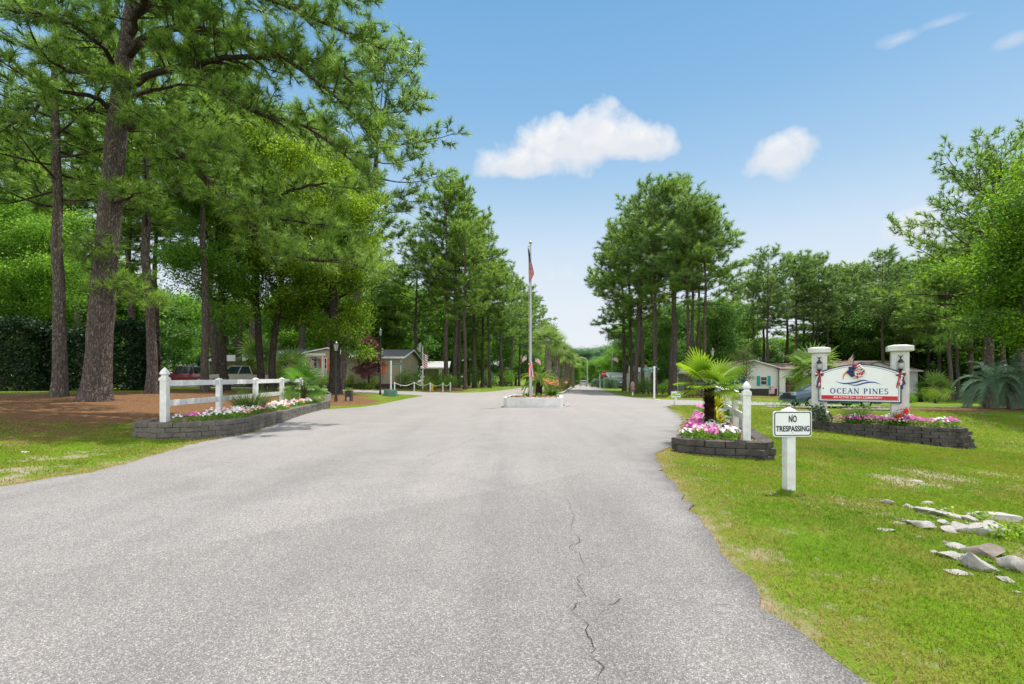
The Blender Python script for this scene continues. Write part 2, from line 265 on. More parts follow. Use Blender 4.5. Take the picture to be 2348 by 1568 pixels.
def npmesh(name, V, Fc, mats, parent=None, tint=None, attrs=None, smooth=False, mi=None):
    me = D.meshes.new(name); V = np.ascontiguousarray(V, np.float32); Fc = np.ascontiguousarray(Fc, np.int32); k = Fc.shape[1]
    me.vertices.add(len(V)); me.vertices.foreach_set('co', V.ravel()); me.loops.add(Fc.size); me.loops.foreach_set('vertex_index', Fc.ravel())
    me.polygons.add(len(Fc)); me.polygons.foreach_set('loop_start', np.arange(0,Fc.size,k,dtype=np.int32))
    for m in (mats if isinstance(mats,(list,tuple)) else [mats]): me.materials.append(m)
    if mi is not None: me.polygons.foreach_set('material_index', np.ascontiguousarray(mi, np.int32))
    if smooth: me.polygons.foreach_set('use_smooth', np.ones(len(Fc),bool))
    for nme, a in dict(attrs or {}, **({'tint':tint} if tint is not None else {})).items():
        at = me.attributes.new(nme,'FLOAT','POINT'); at.data.foreach_set('value', np.ascontiguousarray(a, np.float32))
    me.update(); me.validate(); o = D.objects.new(name, me); COL.objects.link(o)
    if parent: o.parent = parent
    return o
def tag(o, label=None, cat=None, group=None, kind=None):
    for k, v in (('label',label),('category',cat),('group',group),('kind',kind)):
        if v: o[k] = v
    return o
def thing(name, label, cat, loc=(0,0,0), rz=0, group=None, scale=1):
    o = D.objects.new(name, None); COL.objects.link(o); o.location = loc; o.rotation_euler = (0,0,rz)
    o.scale = (scale,)*3 if not hasattr(scale,'__len__') else scale; o.empty_display_size = .2; return tag(o, label, cat, group)
KIDS = {}
def dup(root, loc, rz=0, scale=1, label=None, group=None, lean=None):
    def cp(o, par):
        c = o.copy(); COL.objects.link(c)
        if par: c.parent = par
        for ch in KIDS.get(o.name) or o.children: cp(ch, c)
        return c
    if root.name not in KIDS:
        def walk(o):
            KIDS[o.name] = list(o.children)
            for ch in KIDS[o.name]: walk(ch)
        walk(root)
    r = cp(root, None); r.location = loc; r.rotation_euler = (0,0,rz) if lean is None else (lean[0],lean[1],rz); r.scale = (scale,)*3 if not hasattr(scale,'__len__') else scale
    if label: r['label'] = label
    if group: r['group'] = group
    elif 'group' in r: del r['group']
    return r
def text_mesh(body, size, space=1., extrude=.002, xs=1., bold=.012):
    cu = D.curves.new('lettering','FONT'); cu.body = body; cu.size = size; cu.align_x = 'CENTER'; cu.align_y = 'CENTER'; cu.extrude = extrude; cu.space_character = space; cu.offset = size*bold
    o = D.objects.new('lettering', cu); COL.objects.link(o); dg = C.evaluated_depsgraph_get(); me = D.meshes.new_from_object(o.evaluated_get(dg)); D.objects.remove(o); D.curves.remove(cu)
    for v in me.vertices: v.co = (v.co.x*xs, -v.co.z, v.co.y)      # stand the text upright, facing -Y
    return me
def put_text(body, size, mat, parent, loc, space=1., extrude=.002, xs=1., name='lettering', fit=None, bold=.012):
    me = text_mesh(body, size, space, extrude, xs, bold)
    if fit:
        xx = [v.co.x for v in me.vertices]; k = fit/(max(xx)-min(xx)); mx = (max(xx)+min(xx))/2
        for v in me.vertices: v.co.x = (v.co.x-mx)*k
    me.materials.clear(); me.materials.append(mat); o = D.objects.new(name, me); COL.objects.link(o); o.parent = parent; o.location = loc; return o
# ------------------------------------------------------------------ plants
UP = np.array((0,0,1.))
def poly_at(P, s):
    P = np.asarray(P,float); seg = np.linalg.norm(np.diff(P,axis=0),axis=1); cum = np.r_[0,np.cumsum(seg)]; t = np.clip(s,0,1)*cum[-1]
    i = min(max(np.searchsorted(cum,t)-1,0),len(seg)-1); f = (t-cum[i])/max(seg[i],1e-9); return P[i]*(1-f)+P[i+1]*f, (P[i+1]-P[i])/max(seg[i],1e-9), cum[-1]
def smooth_poly(P, m):
    P = np.asarray(P,float); n = len(P); Q = np.vstack([2*P[0]-P[1],P,2*P[-1]-P[-2]]); out = []
    for j in range(m):
        u = j/(m-1)*(n-1); i = min(int(u),n-2); t = u-i; a,b,c,d = Q[i:i+4]
        out.append(.5*((2*b)+(c-a)*t+(2*a-5*b+4*c-d)*t*t+(3*b-a-3*c+d)*t**3))
    return np.array(out)
class Sk:
    def __init__(s): s.tubes = []; s.P = []; s.D = []
    def tips(s, p, d): s.P.append(p); s.D.append(d)
def curve_from(p, d, Ln, rng, up=.3, m=5, wob=.12):
    pts = [np.array(p)]; d = np.array(d)/np.linalg.norm(d)
    for i in range(m-1):
        d = d+UP*up/m+rng.normal(0,wob,3); d /= np.linalg.norm(d); pts.append(pts[-1]+d*Ln/(m-1))
    return np.array(pts)
def dress_limb(sk, rng, P, r0, sec_len, sec_step, twig_step, start=.25, up=.35, twl=.4, r1=.012, tubes=True, k=1):
    """a limb with side branches, twigs and needle tufts (or leaf clusters) at the twig ends"""
    Lm = poly_at(P,0)[2]; sk.tubes.append((P, np.linspace(r0,r1,len(P)), 6))
    s = start+rng.uniform(0,.05); side = 1
    while s < 1.02:
        p, t, _ = poly_at(P,min(s,1)); h = np.cross(t,UP); h = h/max(np.linalg.norm(h),1e-6); v = np.cross(h,t)
        a = rng.uniform(-.5,.7); dd = t*rng.uniform(.45,.9)+side*h*math.cos(a)*rng.uniform(.7,1)+v*math.sin(a)*.7
        ln = sec_len*(1.05-.62*s)*rng.uniform(.6,1.25); q = curve_from(p,dd,ln,rng,up,5)
        if tubes: sk.tubes.append((q, np.linspace(max(.008,r0*.3*(1.1-s*.6)),.005,5), 4))
        u = .28
        while u <= 1.0:
            a_, b_, _ = poly_at(q,u)
            for _k in range(k):
                w = rng.normal(0,1,3); w -= b_*w.dot(b_); w /= np.linalg.norm(w)+1e-9; td = b_*.7+w*.75+UP*.25; td /= np.linalg.norm(td); tl = twl*rng.uniform(.4,1.1)
                sk.tips(a_+td*tl, td); sk.tips(a_+td*tl*.55, td)
            u += twig_step/ln
        sk.tips(q[-1], (q[-1]-q[-2])/np.linalg.norm(q[-1]-q[-2])+UP*.2)
        side = -side; s += sec_step/Lm*rng.uniform(.7,1.3)
    sk.tips(P[-1], P[-1]-P[-2])
def needles(name, P, Dv, ln, k, w, rng, mat, parent, spread=.75, droop=0.):
    P = np.asarray(P); Dv = nrm(np.asarray(Dv)); n = len(P); d = nrm(Dv[:,None,:]+rng.normal(0,spread,(n,k,3))+np.array((0,0,-droop)))
    l = ln*rng.uniform(.7,1.15,(n,k,1)); side = nrm(np.cross(d,rng.normal(0,1,(n,k,3))))*w; b = P[:,None,:]-Dv[:,None,:]*ln*rng.uniform(0,.55,(n,k,1))
    V = np.stack([b-side,b+side,b+d*l],2).reshape(-1,3); Fc = np.arange(len(V)).reshape(-1,3)
    t = rng.normal(.36,.22,(n,1))+rng.normal(0,.12,(n,k))+.16*d[:,:,2]; t = np.clip(np.stack([t-.18,t-.18,t+.22],2),0,1); return npmesh(name,V,Fc,mat,parent,t.ravel())  # tips and upturned needles tinted lighter: crown highlights put into the colour
def leaves(name, P, size, rng, mat, parent, up=.5, tint=None, asp=.55, tilt=None):
    P = np.asarray(P); n = len(P); nr = nrm(rng.normal(0,1,(n,3))+UP*up); d = nrm(np.cross(nr,rng.normal(0,1,(n,3)))); s = np.cross(nr,d); l = size*rng.uniform(.6,1.2,(n,1))
    a = P-d*l*.5; b = P+s*l*asp*.5+nr*l*.06; c = P+d*l*.5-nr*l*.08; e = P-s*l*asp*.5+nr*l*.06
    V = np.stack([a,b,c,e],1).reshape(-1,3); t = np.clip(rng.normal(.45,.25,n),0,1) if tint is None else np.clip(tint+rng.normal(0,.16,n),0,1)
    return npmesh(name,V,np.arange(4*n).reshape(-1,4),mat,parent,np.repeat(t,4))
def wood(name, tubes, mat, parent):
    mb = MB()
    for P, r, n in tubes: mb.tube(P, r, n, cap=False)
    return mb.build(name, mat, parent, smooth=60)
def trunk_mesh(pts, rad, mat, parent, rng, n=14, rough=.05):
    jit = rng.normal(0,rough,(len(pts),n)); return MB().tube(pts,rad,n,wob=lambda i,k: 1+jit[i,k]).build('trunk',mat,parent,smooth=70)
def trunk_r(h, H, r): t = h/H; return r*((1-t)**.75*.92+.05)+r*.42*math.exp(-h/.45)
def pine(name, label, cat, rng, H, base, Rc, nl, r, nk=9, ln=.3, w=.018, lean=(0,0), sec=1.5, step=.42, tw=.3, mat=None, bk=None, group=None, prof=.35, gap=.0, kk=1):
    root = thing(name, label, cat, group=group); mat = mat or needle; bk = bk or bark
    hs = np.linspace(0,H,13); sway = np.cumsum(rng.normal(0,.045,(13,2)),0)*H/18; tp = np.c_[sway[:,0]-sway[0,0]+lean[0]*hs, sway[:,1]-sway[0,1]+lean[1]*hs, hs]; tp[0,2] = -.4
    hh = np.r_[0,.25,.6,1.2,hs[1:]]; hh = np.unique(np.sort(hh)); tq = np.array([[np.interp(h,hs,tp[:,0]),np.interp(h,hs,tp[:,1]),h if h > 0 else -.4] for h in hh])
    trunk_mesh(tq,[trunk_r(h,H,r) for h in hh],bk,root,rng)
    sk = Sk(); az = rng.uniform(0,6)
    for i in range(nl):
        t = (i+.5)/nl; h = H*(base+(1-base)*t**.95); az += 2.4+rng.normal(0,.35)
        pr = min(1,(t+.12)/prof)**.7 if t < prof else math.sqrt(max(0,1-((t-prof)/(1.06-prof))**2)); Ln = Rc*pr*rng.uniform(.72,1.15)
        if rng.random() < gap: continue
        el = R(-8+62*t**1.2+rng.normal(0,8)); p0 = np.array([np.interp(h,hs,tp[:,0]),np.interp(h,hs,tp[:,1]),h]); d = np.array([math.cos(az)*math.cos(el),math.sin(az)*math.cos(el),math.sin(el)])
        P = curve_from(p0,d,max(Ln,.5),rng,.35,7,.09); dress_limb(sk,rng,P,max(.02,r*.24*(1-t*.6)),min(sec,Ln*.6+.3),step,tw,.3 if Ln > 1.5 else .1,.35,.4,.012,True,kk)
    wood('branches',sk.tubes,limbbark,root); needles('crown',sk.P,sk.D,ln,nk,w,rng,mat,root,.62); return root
def broadleaf(name, label, cat, rng, H, base, Rc, nl, r, leaf=.13, per=26, cl=.38, mat=None, bk=None, group=None, stems=1, lean=(0,0), sec=1.5, prof=.45, el0=5, tints=None, droop=0):
    root = thing(name,label,cat,group=group); mat = mat or leafm; bk = bk or barkd; sk = Sk()
    hs = np.linspace(0,H*.93,11)
    for sct in range(stems):
        off = np.array((0,0)) if stems == 1 else np.array((math.cos(sct*2.6+.4),math.sin(sct*2.6+.4)))*r*1.5
        sway = np.cumsum(rng.normal(0,.06,(11,2)),0)*H/14; tp = np.c_[off[0]+sway[:,0]-sway[0,0]+lean[0]*hs+off[0]*hs*.12, off[1]+sway[:,1]-sway[0,1]+lean[1]*hs+off[1]*hs*.12, hs]
        hh = np.unique(np.r_[0,.2,.5,1.,hs[1:]]); tq = np.array([[np.interp(h,hs,tp[:,0]),np.interp(h,hs,tp[:,1]),h if h > 0 else -.4] for h in hh]); trunk_mesh(tq,[trunk_r(h,H,r) for h in hh],bk,root,rng,12)
        az = rng.uniform(0,6); m = nl//stems
        for i in range(m):
            t = (i+.5)/m; h = H*(base+(.95-base)*t); az += 2.4+rng.normal(0,.4); pr = (.55+.45*min(1,t/prof)) if t < prof else math.sqrt(max(0,1-((t-prof)/(1.05-prof))**2)); Ln = max(.5,Rc*pr*rng.uniform(.5,1.25))
            el = R(el0+60*t+rng.normal(0,10)); p0 = np.array([np.interp(h,hs,tp[:,0]),np.interp(h,hs,tp[:,1]),h]); d = np.array([math.cos(az)*math.cos(el),math.sin(az)*math.cos(el),math.sin(el)])
            P = curve_from(p0,d,Ln,rng,.25-droop,7,.13); dress_limb(sk,rng,P,max(.015,r*.35*(1-t*.6)),min(sec,Ln*.55+.25),.36,.26,.2,.15-droop,.45)
    wood('branches',sk.tubes,bk,root); T = np.array(sk.P); blk = np.floor(T/1.5).astype(int); hsh = (np.sin(blk[:,0]*12.9+blk[:,1]*78.2+blk[:,2]*37.7)*43758.5)%1.; keepm = rng.random(len(T)) < .25; T = T[(hsh > .16)|keepm]; n = len(T); base_t = rng.normal(.42,.17,n)+.5*((np.sin(blk[:,0]*3.1+blk[:,1]*7.7+blk[:,2]*5.3)*917.3)%1.)[(hsh > .16)|keepm]-.25
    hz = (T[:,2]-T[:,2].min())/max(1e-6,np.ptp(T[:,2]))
    if tints: base_t = base_t+tints*(hz-.5)  # higher leaves tinted lighter, so light on the crown top is in the colour
    Pn = np.repeat(T,per,0)+rng.normal(0,cl,(n*per,3))*np.array((1,1,.62)); leaves('crown',Pn,leaf,rng,mat,root,.7,np.repeat(base_t,per)); return root
def blob_pts(rng, n, sx, sy, sz, lobes=9, shell=.55):
    """points spread through an uneven bush: several overlapping lumps, thick near their surface"""
    c = rng.uniform(-1,1,(lobes,3))*np.array((.62,.62,.30))+np.array((0,0,.55)); c[:,2] = np.clip(c[:,2],.25,.8); rr = rng.uniform(.30,.46,lobes); out = []
    k = rng.integers(0,lobes,n); d = nrm(rng.normal(0,1,(n,3))); rad = rr[k][:,None]*rng.uniform(shell,1.06,(n,1)); P = c[k]+d*rad*np.array((1,1,.95)); P[:,2] = np.abs(P[:,2])
    return P*np.array((sx,sy,sz))
def shrub(name, label, cat, rng, sx, sy, sz, loc, mat, leaf=.06, n=2600, group=None, rz=0, boxy=False, lobes=9):
    root = thing(name,label,cat,loc,rz,group)
    if boxy:
        q = rng.uniform(-1,1,(n,3)); f = rng.integers(0,5,n); ax = np.array([0,0,1,1,2])[f]; sg = np.array([-1,1,-1,1,1])[f]; q[np.arange(n),ax] = sg*rng.uniform(.72,1.03,n)
        P = q*np.array((sx,sy,sz/2))+np.array((0,0,sz/2)); lump = np.sin(P[:,0]*1.7)*.5+np.sin(P[:,0]*3.9+1)*.3+np.sin(P[:,0]*.6)*.5; P[:,2] *= 1+.10*lump; P[:,1] *= 1+.18*np.sin(P[:,0]*2.3+P[:,2]*1.5); P += rng.normal(0,.09,P.shape)
    else: P = blob_pts(rng,n,sx,sy,sz,lobes)
    mb = MB()
    for i in range(5):
        a = i*1.3; mb.tube([(0,0,-.1),(sx*.15*math.cos(a),sy*.15*math.sin(a),sz*.3),(sx*.4*math.cos(a),sy*.4*math.sin(a),sz*.62)],[.03,.022,.01],5,cap=False)
    mb.build('stem',barkd,root,smooth=60); leaves('foliage',P,leaf,rng,mat,root,.5); return root
def strip(V, Fc, T, pts, wid, side, tint):
    """a tapering leaf blade along pts"""
    o = len(V); m = len(pts)
    for i, p in enumerate(pts): w = wid*(1-.92*(i/(m-1))**1.6); V.append(p-side*w); V.append(p+side*w); T += [tint,tint]
    for i in range(m-1): Fc.append((o+2*i,o+2*i+1,o+2*i+3,o+2*i+2))
def fan_frond(rng, p0, az, el, pet, blade, nseg, spread, droop, wid, V, Fc, T, PT, tint, tw=0., sag=.15):
    d = np.array([math.cos(az)*math.cos(el),math.sin(az)*math.cos(el),math.sin(el)]); pts = [np.array(p0)]
    for i in range(4): d = d-UP*sag/4; d /= np.linalg.norm(d); pts.append(pts[-1]+d*pet/4)
    PT.append((pts,[.018,.014,.012,.01,.009],5)); hub = pts[-1]; s = np.cross(d,UP); s /= max(np.linalg.norm(s),1e-6); nrmv = np.cross(s,d)
    if tw: s, nrmv = s*math.cos(tw)+nrmv*math.sin(tw), nrmv*math.cos(tw)-s*math.sin(tw)
    for k in range(nseg):
        a = (k/(nseg-1)-.5)*spread; sd = d*math.cos(a)+s*math.sin(a)+nrmv*.10*math.cos(a*1.3); ln = blade*(1-.28*abs(a/(spread/2))**2)*rng.uniform(.92,1.05); q = [hub]; dd = sd
        for j in range(4): dd = dd-UP*droop*(j/3.)**1.5*.5; dd = dd/np.linalg.norm(dd); q.append(q[-1]+dd*ln/4)
        sw = np.cross(sd,nrmv); strip_w = wid
        o = len(V); prof = (.25,.85,1,.7,.06)
        for j, p in enumerate(q): V.append(p-sw*strip_w*prof[j]+nrmv*.006); V.append(p+sw*strip_w*prof[j]-nrmv*.006); T += [tint+rng.normal(0,.06)+.12*(j/4)]*2
        for j in range(4): Fc.append((o+2*j,o+2*j+1,o+2*j+3,o+2*j+2))
def feather_frond(rng, p0, az, el, ln, nleaf, lw, ll, sag, V, Fc, T, PT, tint, up=.5):
    d = np.array([math.cos(az)*math.cos(el),math.sin(az)*math.cos(el),math.sin(el)]); m = 9; pts = [np.array(p0)]
    for i in range(m-1): d = d-UP*sag/(m-1)*(1+i*.25); d /= np.linalg.norm(d); pts.append(pts[-1]+d*ln/(m-1))
    PT.append((pts,np.linspace(.022,.005,m),5))
    for k in range(nleaf):
        s = .12+.88*k/(nleaf-1); p, t, _ = poly_at(pts,s); h = np.cross(t,UP); h /= max(np.linalg.norm(h),1e-6); v = np.cross(h,t); l = ll*(1-.55*abs(s-.45)/.55)
        for sg in (-1,1):
            dd = t*.75+sg*h*.8+v*up+rng.normal(0,.07,3); dd /= np.linalg.norm(dd); q = [p,p+dd*l*.5,p+(dd-UP*.18)*l]; strip(V,Fc,T,q,lw,np.cross(dd,h)/max(1e-6,np.linalg.norm(np.cross(dd,h)))*.6+t*.5,tint+rng.normal(0,.08))
def frond_part(V, Fc, T, PT, mat, pmat, root, name='fronds', sep=False):
    o = npmesh(name,np.array(V),np.array(Fc),mat,root,np.clip(T,0,1))
    mb = MB()
    for P, r, n in PT: mb.tube(P,r,n,cap=False)
    mb.build('leaf_stalks' if not sep else 'stalk',pmat,root if not sep else o,smooth=60); return o
stalkm = M('palm_stalk',(.16,.24,.05),.5,.2,5); dstalk = M('dry_stalk',(.30,.22,.10),.7,.2,5)
def fan_palm(name, label, rng, loc, Ht, r, nf, pet, blade, mat, droop, nseg=24, spread=4.2, wid=.022, group=None, separate=False, bk=None, els=(-35,80), dead=0, rz=0, hairy=False):
    root = thing(name,label,'palm tree',loc,rz,group); bk = bk or palmbark; hs = np.linspace(-.3,Ht,max(8,int(Ht*9))); jit = rng.normal(0,.10,(len(hs),12))
    MB().tube([(math.sin(h*1.2)*.03,0,h) for h in hs],[r*(1.12-.15*min(1,max(0,h)/Ht))*(1.0+.09*(i%2)) for i,h in enumerate(hs)],12,wob=lambda i,k: 1+jit[i,k]).build('trunk',bk,root,smooth=50)
    if hairy:
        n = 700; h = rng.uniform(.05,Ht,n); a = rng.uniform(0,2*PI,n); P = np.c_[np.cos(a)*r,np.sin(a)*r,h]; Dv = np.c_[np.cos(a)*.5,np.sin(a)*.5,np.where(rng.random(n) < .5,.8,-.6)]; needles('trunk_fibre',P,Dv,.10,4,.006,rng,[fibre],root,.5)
    V,Fc,T,PT = [],[],[],[]
    for i in range(nf):
        t = i/(nf-1); az = i*2.39996+rng.normal(0,.2); el = R(els[0]+(els[1]-els[0])*t+rng.normal(0,6)); pl = pet*rng.uniform(.85,1.1)*(1.-.25*t); p0 = (math.cos(az)*r*.6,math.sin(az)*r*.6,Ht-.05+.12*t)
        fan_frond(rng,p0,az,el,pl,blade*rng.uniform(.88,1.08),nseg,spread,droop*(1.25-.6*t),wid,V,Fc,T,PT,rng.normal(.45,.2)+(.25 if t < .3 else 0),rng.normal(0,.35),.35)
        if separate: frond_part(V,Fc,T,PT,mat,stalkm,root,'frond',True); V,Fc,T,PT = [],[],[],[]
    if not separate: frond_part(V,Fc,T,PT,mat,stalkm,root)
    if dead:
        V,Fc,T,PT = [],[],[],[]
        for i in range(dead): fan_frond(rng,(0,0,Ht-.15),i*2.4+.5,R(-55-rng.uniform(0,25)),pet*.8,blade*.9,14,2.6,1.2,wid*.8,V,Fc,T,PT,.5,0,.3)
        frond_part(V,Fc,T,PT,hay,dstalk,root,'dead_fronds')
    return root
def feather_palm(name, label, cat, rng, loc, Ht, r, nf, ln, mat, sag, lw=.016, ll=.5, nleaf=34, els=(-20,78), group=None, bk=None, fruit=False, up=.5):
    root = thing(name,label,cat,loc,0,group); hs = np.linspace(-.2,Ht,max(6,int(Ht*8))); jit = rng.normal(0,.12,(len(hs),10))
    MB().tube([(0,0,h) for h in hs],[r*(1+.1*(i%2)) for i in range(len(hs))],10,wob=lambda i,k: 1+jit[i,k]).build('trunk',bk or palmbark,root,smooth=50); V,Fc,T,PT = [],[],[],[]
    for i in range(nf): t = i/(nf-1); az = i*2.39996+rng.normal(0,.15); feather_frond(rng,(math.cos(az)*r*.5,math.sin(az)*r*.5,Ht),az,R(els[0]+(els[1]-els[0])*t+rng.normal(0,5)),ln*rng.uniform(.85,1.08)*(1-.2*t),nleaf,lw,ll,sag*(1.2-.4*t),V,Fc,T,PT,rng.normal(.5,.2),up)
    frond_part(V,Fc,T,PT,mat,stalkm,root)
    if fruit:
        n = 260; P = rng.normal(0,1,(n,3))*np.array((.22,.16,.2))+np.array((.25,-.45,Ht+.05)); leaves('fruit_cluster',P,.07,rng,[forg],root)
    return root
def clump(name, label, cat, rng, loc, n, h, spread, mat, w=.006, group=None, lean=.6):
    root = thing(name,label,cat,loc,0,group); V,Fc,T = [],[],[]
    for i in range(n):
        a = rng.uniform(0,2*PI); rr = rng.uniform(0,1)**.6*spread*.25; p = np.array((math.cos(a)*rr,math.sin(a)*rr,0)); d = np.array((math.cos(a)*lean*rng.uniform(.1,1),math.sin(a)*lean*rng.uniform(.1,1),1)); l = h*rng.uniform(.55,1.15); q = [p]
        for j in range(4): d = d+np.array((math.cos(a),math.sin(a),-.6))*.16*rng.uniform(.4,1.2); d /= np.linalg.norm(d); q.append(q[-1]+d*l/4)
        sd = np.array((-math.sin(a),math.cos(a),0)); strip(V,Fc,T,q,w,sd,rng.normal(.5,.25))
    npmesh('blades',np.array(V),np.array(Fc),mat,root,np.clip(T,0,1)); MB().ball((0,0,.02),spread*.16,8,sq=(1,1,.5)).build('root_crown',soilm,root,smooth=60); return root
def flower(name, label, rng, mat, group, n=15, r=.16, h=.25, fr=.033, leafn=100):
    root = thing(name,label,'flower',(0,0,0),0,group); k = rng.uniform(0,1,(leafn,1))**.5; a = rng.uniform(0,2*PI,(leafn,1)); P = np.hstack([np.cos(a)*r*k,np.sin(a)*r*k,rng.uniform(.15,.95,(leafn,1))*h*(1.05-.35*k)]); leaves('foliage',P,.065,rng,leafm,root,.9)
    V,Fc,T = [],[],[]
    for i in range(n):
        a = i*2.4+rng.normal(0,.3); k = math.sqrt((i+.5)/n); c = np.array((math.cos(a)*r*k*1.05,math.sin(a)*r*k*1.05,h*(1.12-.4*k*k)+rng.uniform(-.02,.03))); nn = nrm(np.array((math.cos(a)*k*.9,math.sin(a)*k*.9-.35,.8))+rng.normal(0,.15,3)); u = nrm(np.cross(nn,UP+.01)); w = np.cross(nn,u); t = rng.normal(.5,.2)
        for p in range(5):
            th = p*2*PI/5+rng.uniform(0,.2); e = u*math.cos(th)+w*math.sin(th); f = np.cross(nn,e); o = len(V); R_ = fr*rng.uniform(.9,1.15); V += [c,c+e*R_*.65+f*R_*.42+nn*.004,c+e*R_*1.1,c+e*R_*.65-f*R_*.42+nn*.004]; Fc.append((o,o+1,o+2,o+3)); T += [t-.3,t,t,t]
    npmesh('blossoms',np.array(V),np.array(Fc),mat,root,np.clip(T,0,1)); return root
# ------------------------------------------------------------------ world, sun, camera
w = D.worlds.new('World'); S.world = w; w.use_nodes = True; nt = w.node_tree; nt.nodes.clear()
SUN = Vector((.40,.42,1.42)).normalized(); el = math.asin(SUN.z); rot = math.atan2(SUN.x,SUN.y)
out = nt.nodes.new('ShaderNodeOutputWorld'); bg = nt.nodes.new('ShaderNodeBackground'); L(nt,bg.outputs[0],out.inputs[0]); bg.inputs[1].default_value = .15
sky = nt.nodes.new('ShaderNodeTexSky'); sky.sky_type = 'NISHITA'; sky.sun_disc = False; sky.sun_elevation = el; sky.sun_rotation = rot; sky.air_density = 1.0; sky.dust_density = .6; sky.ozone_density = 1.6
tc = nt.nodes.new('ShaderNodeTexCoord'); gen = tc.outputs['Generated']
def vmath(op, a, b=None):
    n = N(nt,'VectorMath',operation=op)
    for s, v in ((n.inputs[0],a),(n.inputs[1],b)):
        if v is None: continue
        if hasattr(v,'is_linked'): L(nt,v,s)
        else: s.default_value = v
    return n
def cloud(az, ele, ra, re, skew=0., seed=0., soft=.5, amp=1.):
    """one cumulus in the sky, given by its bearing, height and size in degrees: cells of noise inside an uneven ellipse"""
    d = Vector((math.sin(R(az))*math.cos(R(ele)),math.cos(R(az))*math.cos(R(ele)),math.sin(R(ele)))); r_ = Vector((math.cos(R(az)),-math.sin(R(az)),0)); u_ = r_.cross(d)
    a = math_(nt,'DIVIDE',vmath('DOT_PRODUCT',gen,r_).outputs['Value'],math.sin(R(ra))); b = math_(nt,'DIVIDE',vmath('DOT_PRODUCT',vmath('SUBTRACT',gen,d).outputs[0],u_).outputs['Value'],math.sin(R(re)))
    b = math_(nt,'SUBTRACT',b,math_(nt,'MULTIPLY',a,skew)); mp = N(nt,'Mapping'); mp.inputs['Location'].default_value = (seed,seed*.7,seed*1.3); L(nt,gen,mp.inputs[0])
    n1 = noise(nt,mp.outputs[0],9.,7,.52,.3); n2 = noise(nt,mp.outputs[0],28.,5,.55,.2)
    b = math_(nt,'MULTIPLY',b,math_(nt,'ADD',1.,math_(nt,'MULTIPLY',math_(nt,'LESS_THAN',b,0.),.55)))
    r2 = math_(nt,'SQRT',math_(nt,'ADD',math_(nt,'MULTIPLY',a,a),math_(nt,'MULTIPLY',b,b)))
    f = math_(nt,'ADD',math_(nt,'SUBTRACT',1.,r2),math_(nt,'ADD',math_(nt,'MULTIPLY',math_(nt,'SUBTRACT',n1,.5),2.3*amp),math_(nt,'MULTIPLY',math_(nt,'SUBTRACT',n2,.5),.95*amp)))
    front = math_(nt,'GREATER_THAN',vmath('DOT_PRODUCT',gen,d).outputs['Value'],.5); b = math_(nt,'ADD',b,math_(nt,'MULTIPLY',math_(nt,'SUBTRACT',n2,.5),2.2)); return math_(nt,'MULTIPLY',math_(nt,'MULTIPLY',ramp(nt,f,[(.0,(0,0,0)),(.12+soft*.3,(.45,.45,.45)),(.25+soft*.9,(1,1,1))]),front),1.,True), b
def ang(u, v): return math.degrees(math.atan2(u-CX,FP)), math.degrees(math.atan2(HZ-v,math.hypot(FP,u-CX)))
sepz = N(nt,'SeparateXYZ'); L(nt,gen,sepz.inputs[0]); hzn = ramp(nt,sepz.outputs[2],[(0.,(1,1,1)),(.16,(.62,.62,.62)),(.34,(.20,.20,.20)),(.62,(0,0,0))])
sc5 = N(nt,'Mix',data_type='RGBA',blend_type='MULTIPLY'); sc5.inputs[0].default_value = 1; L(nt,sky.outputs[0],sc5.inputs[6]); sc5.inputs[7].default_value = (.5,.5,.5,1)
grad = ramp(nt,sepz.outputs[2],[(0.,(3.45,3.55,3.7)),(.14,(3.25,3.5,3.75)),(.25,(2.65,3.2,3.75)),(.36,(1.65,2.55,3.5)),(.48,(1.05,2.05,3.25)),(.62,(.72,1.72,3.0)),(.72,(1.5,2.3,3.2)),(1.,(3.6,4.0,4.4))]); base = mix(nt,.9,sc5.outputs[2],grad)  # overhead stops above the view are brightened to add ambient light
back_fill = ramp(nt,math_(nt,'ADD',math_(nt,'MULTIPLY',sepz.outputs[1],-1.),math_(nt,'MULTIPLY',noise(nt,gen,3.2,6,.6,.4),.5)),[(.30,(0,0,0)),(.62,(1,1,1))]); base = mix(nt,back_fill,base,(6.4,6.55,6.8)); cur = base  # bright white sky added behind the camera to fill shaded fronts
for u,v,ra,re,sk,seed,soft,op in ((1310,342,9.6,3.6,.10,3.1,.45,1.),(1350,300,3.2,2.3,0,7.7,.4,1.),(1180,385,4.2,1.6,.15,1.7,.6,.9),(1450,335,4.0,1.8,-.1,5.2,.5,.95),(1785,362,3.4,2.2,-.05,9.4,.5,.92),(1790,395,1.5,1.6,0,2.9,.8,.6),(2085,526,2.7,2.0,0,7.4,.5,.95),(2065,88,1.6,.8,0,6.3,1.,.5),(2160,52,1.8,.5,-.2,8.1,1.,.4),(2320,95,1.0,.6,0,1.1,1.,.4),(2190,445,1.5,.5,0,3.7,1.,.35),(1930,610,2.4,.9,0,2.2,.9,.45),(1250,640,5.0,2.4,0,5.9,1.,.30),(180,430,5,1.8,0,2.6,1.,.55),(70,580,6,2.5,0,3.9,1.,.6)):
    az, ele = ang(u,v); f, b = cloud(az,ele,ra,re,sk,seed,soft); shade = ramp(nt,b,[(-1.2+1.2,(0,0,0)),(1,(1,1,1))])
    cur = mix(nt,math_(nt,'MULTIPLY',f,op),cur,mix(nt,shade,(3.15,3.28,3.5),(3.76,3.78,3.80)))
L(nt,cur,bg.inputs[0])
sd = D.lights.new('sun','SUN'); sd.energy = 3.7; sd.angle = R(.6); sd.color = (1,.955,.885); so = D.objects.new('sun',sd); COL.objects.link(so); so.rotation_euler = SUN.to_track_quat('Z','Y').to_euler(); so.location = (0,0,60)
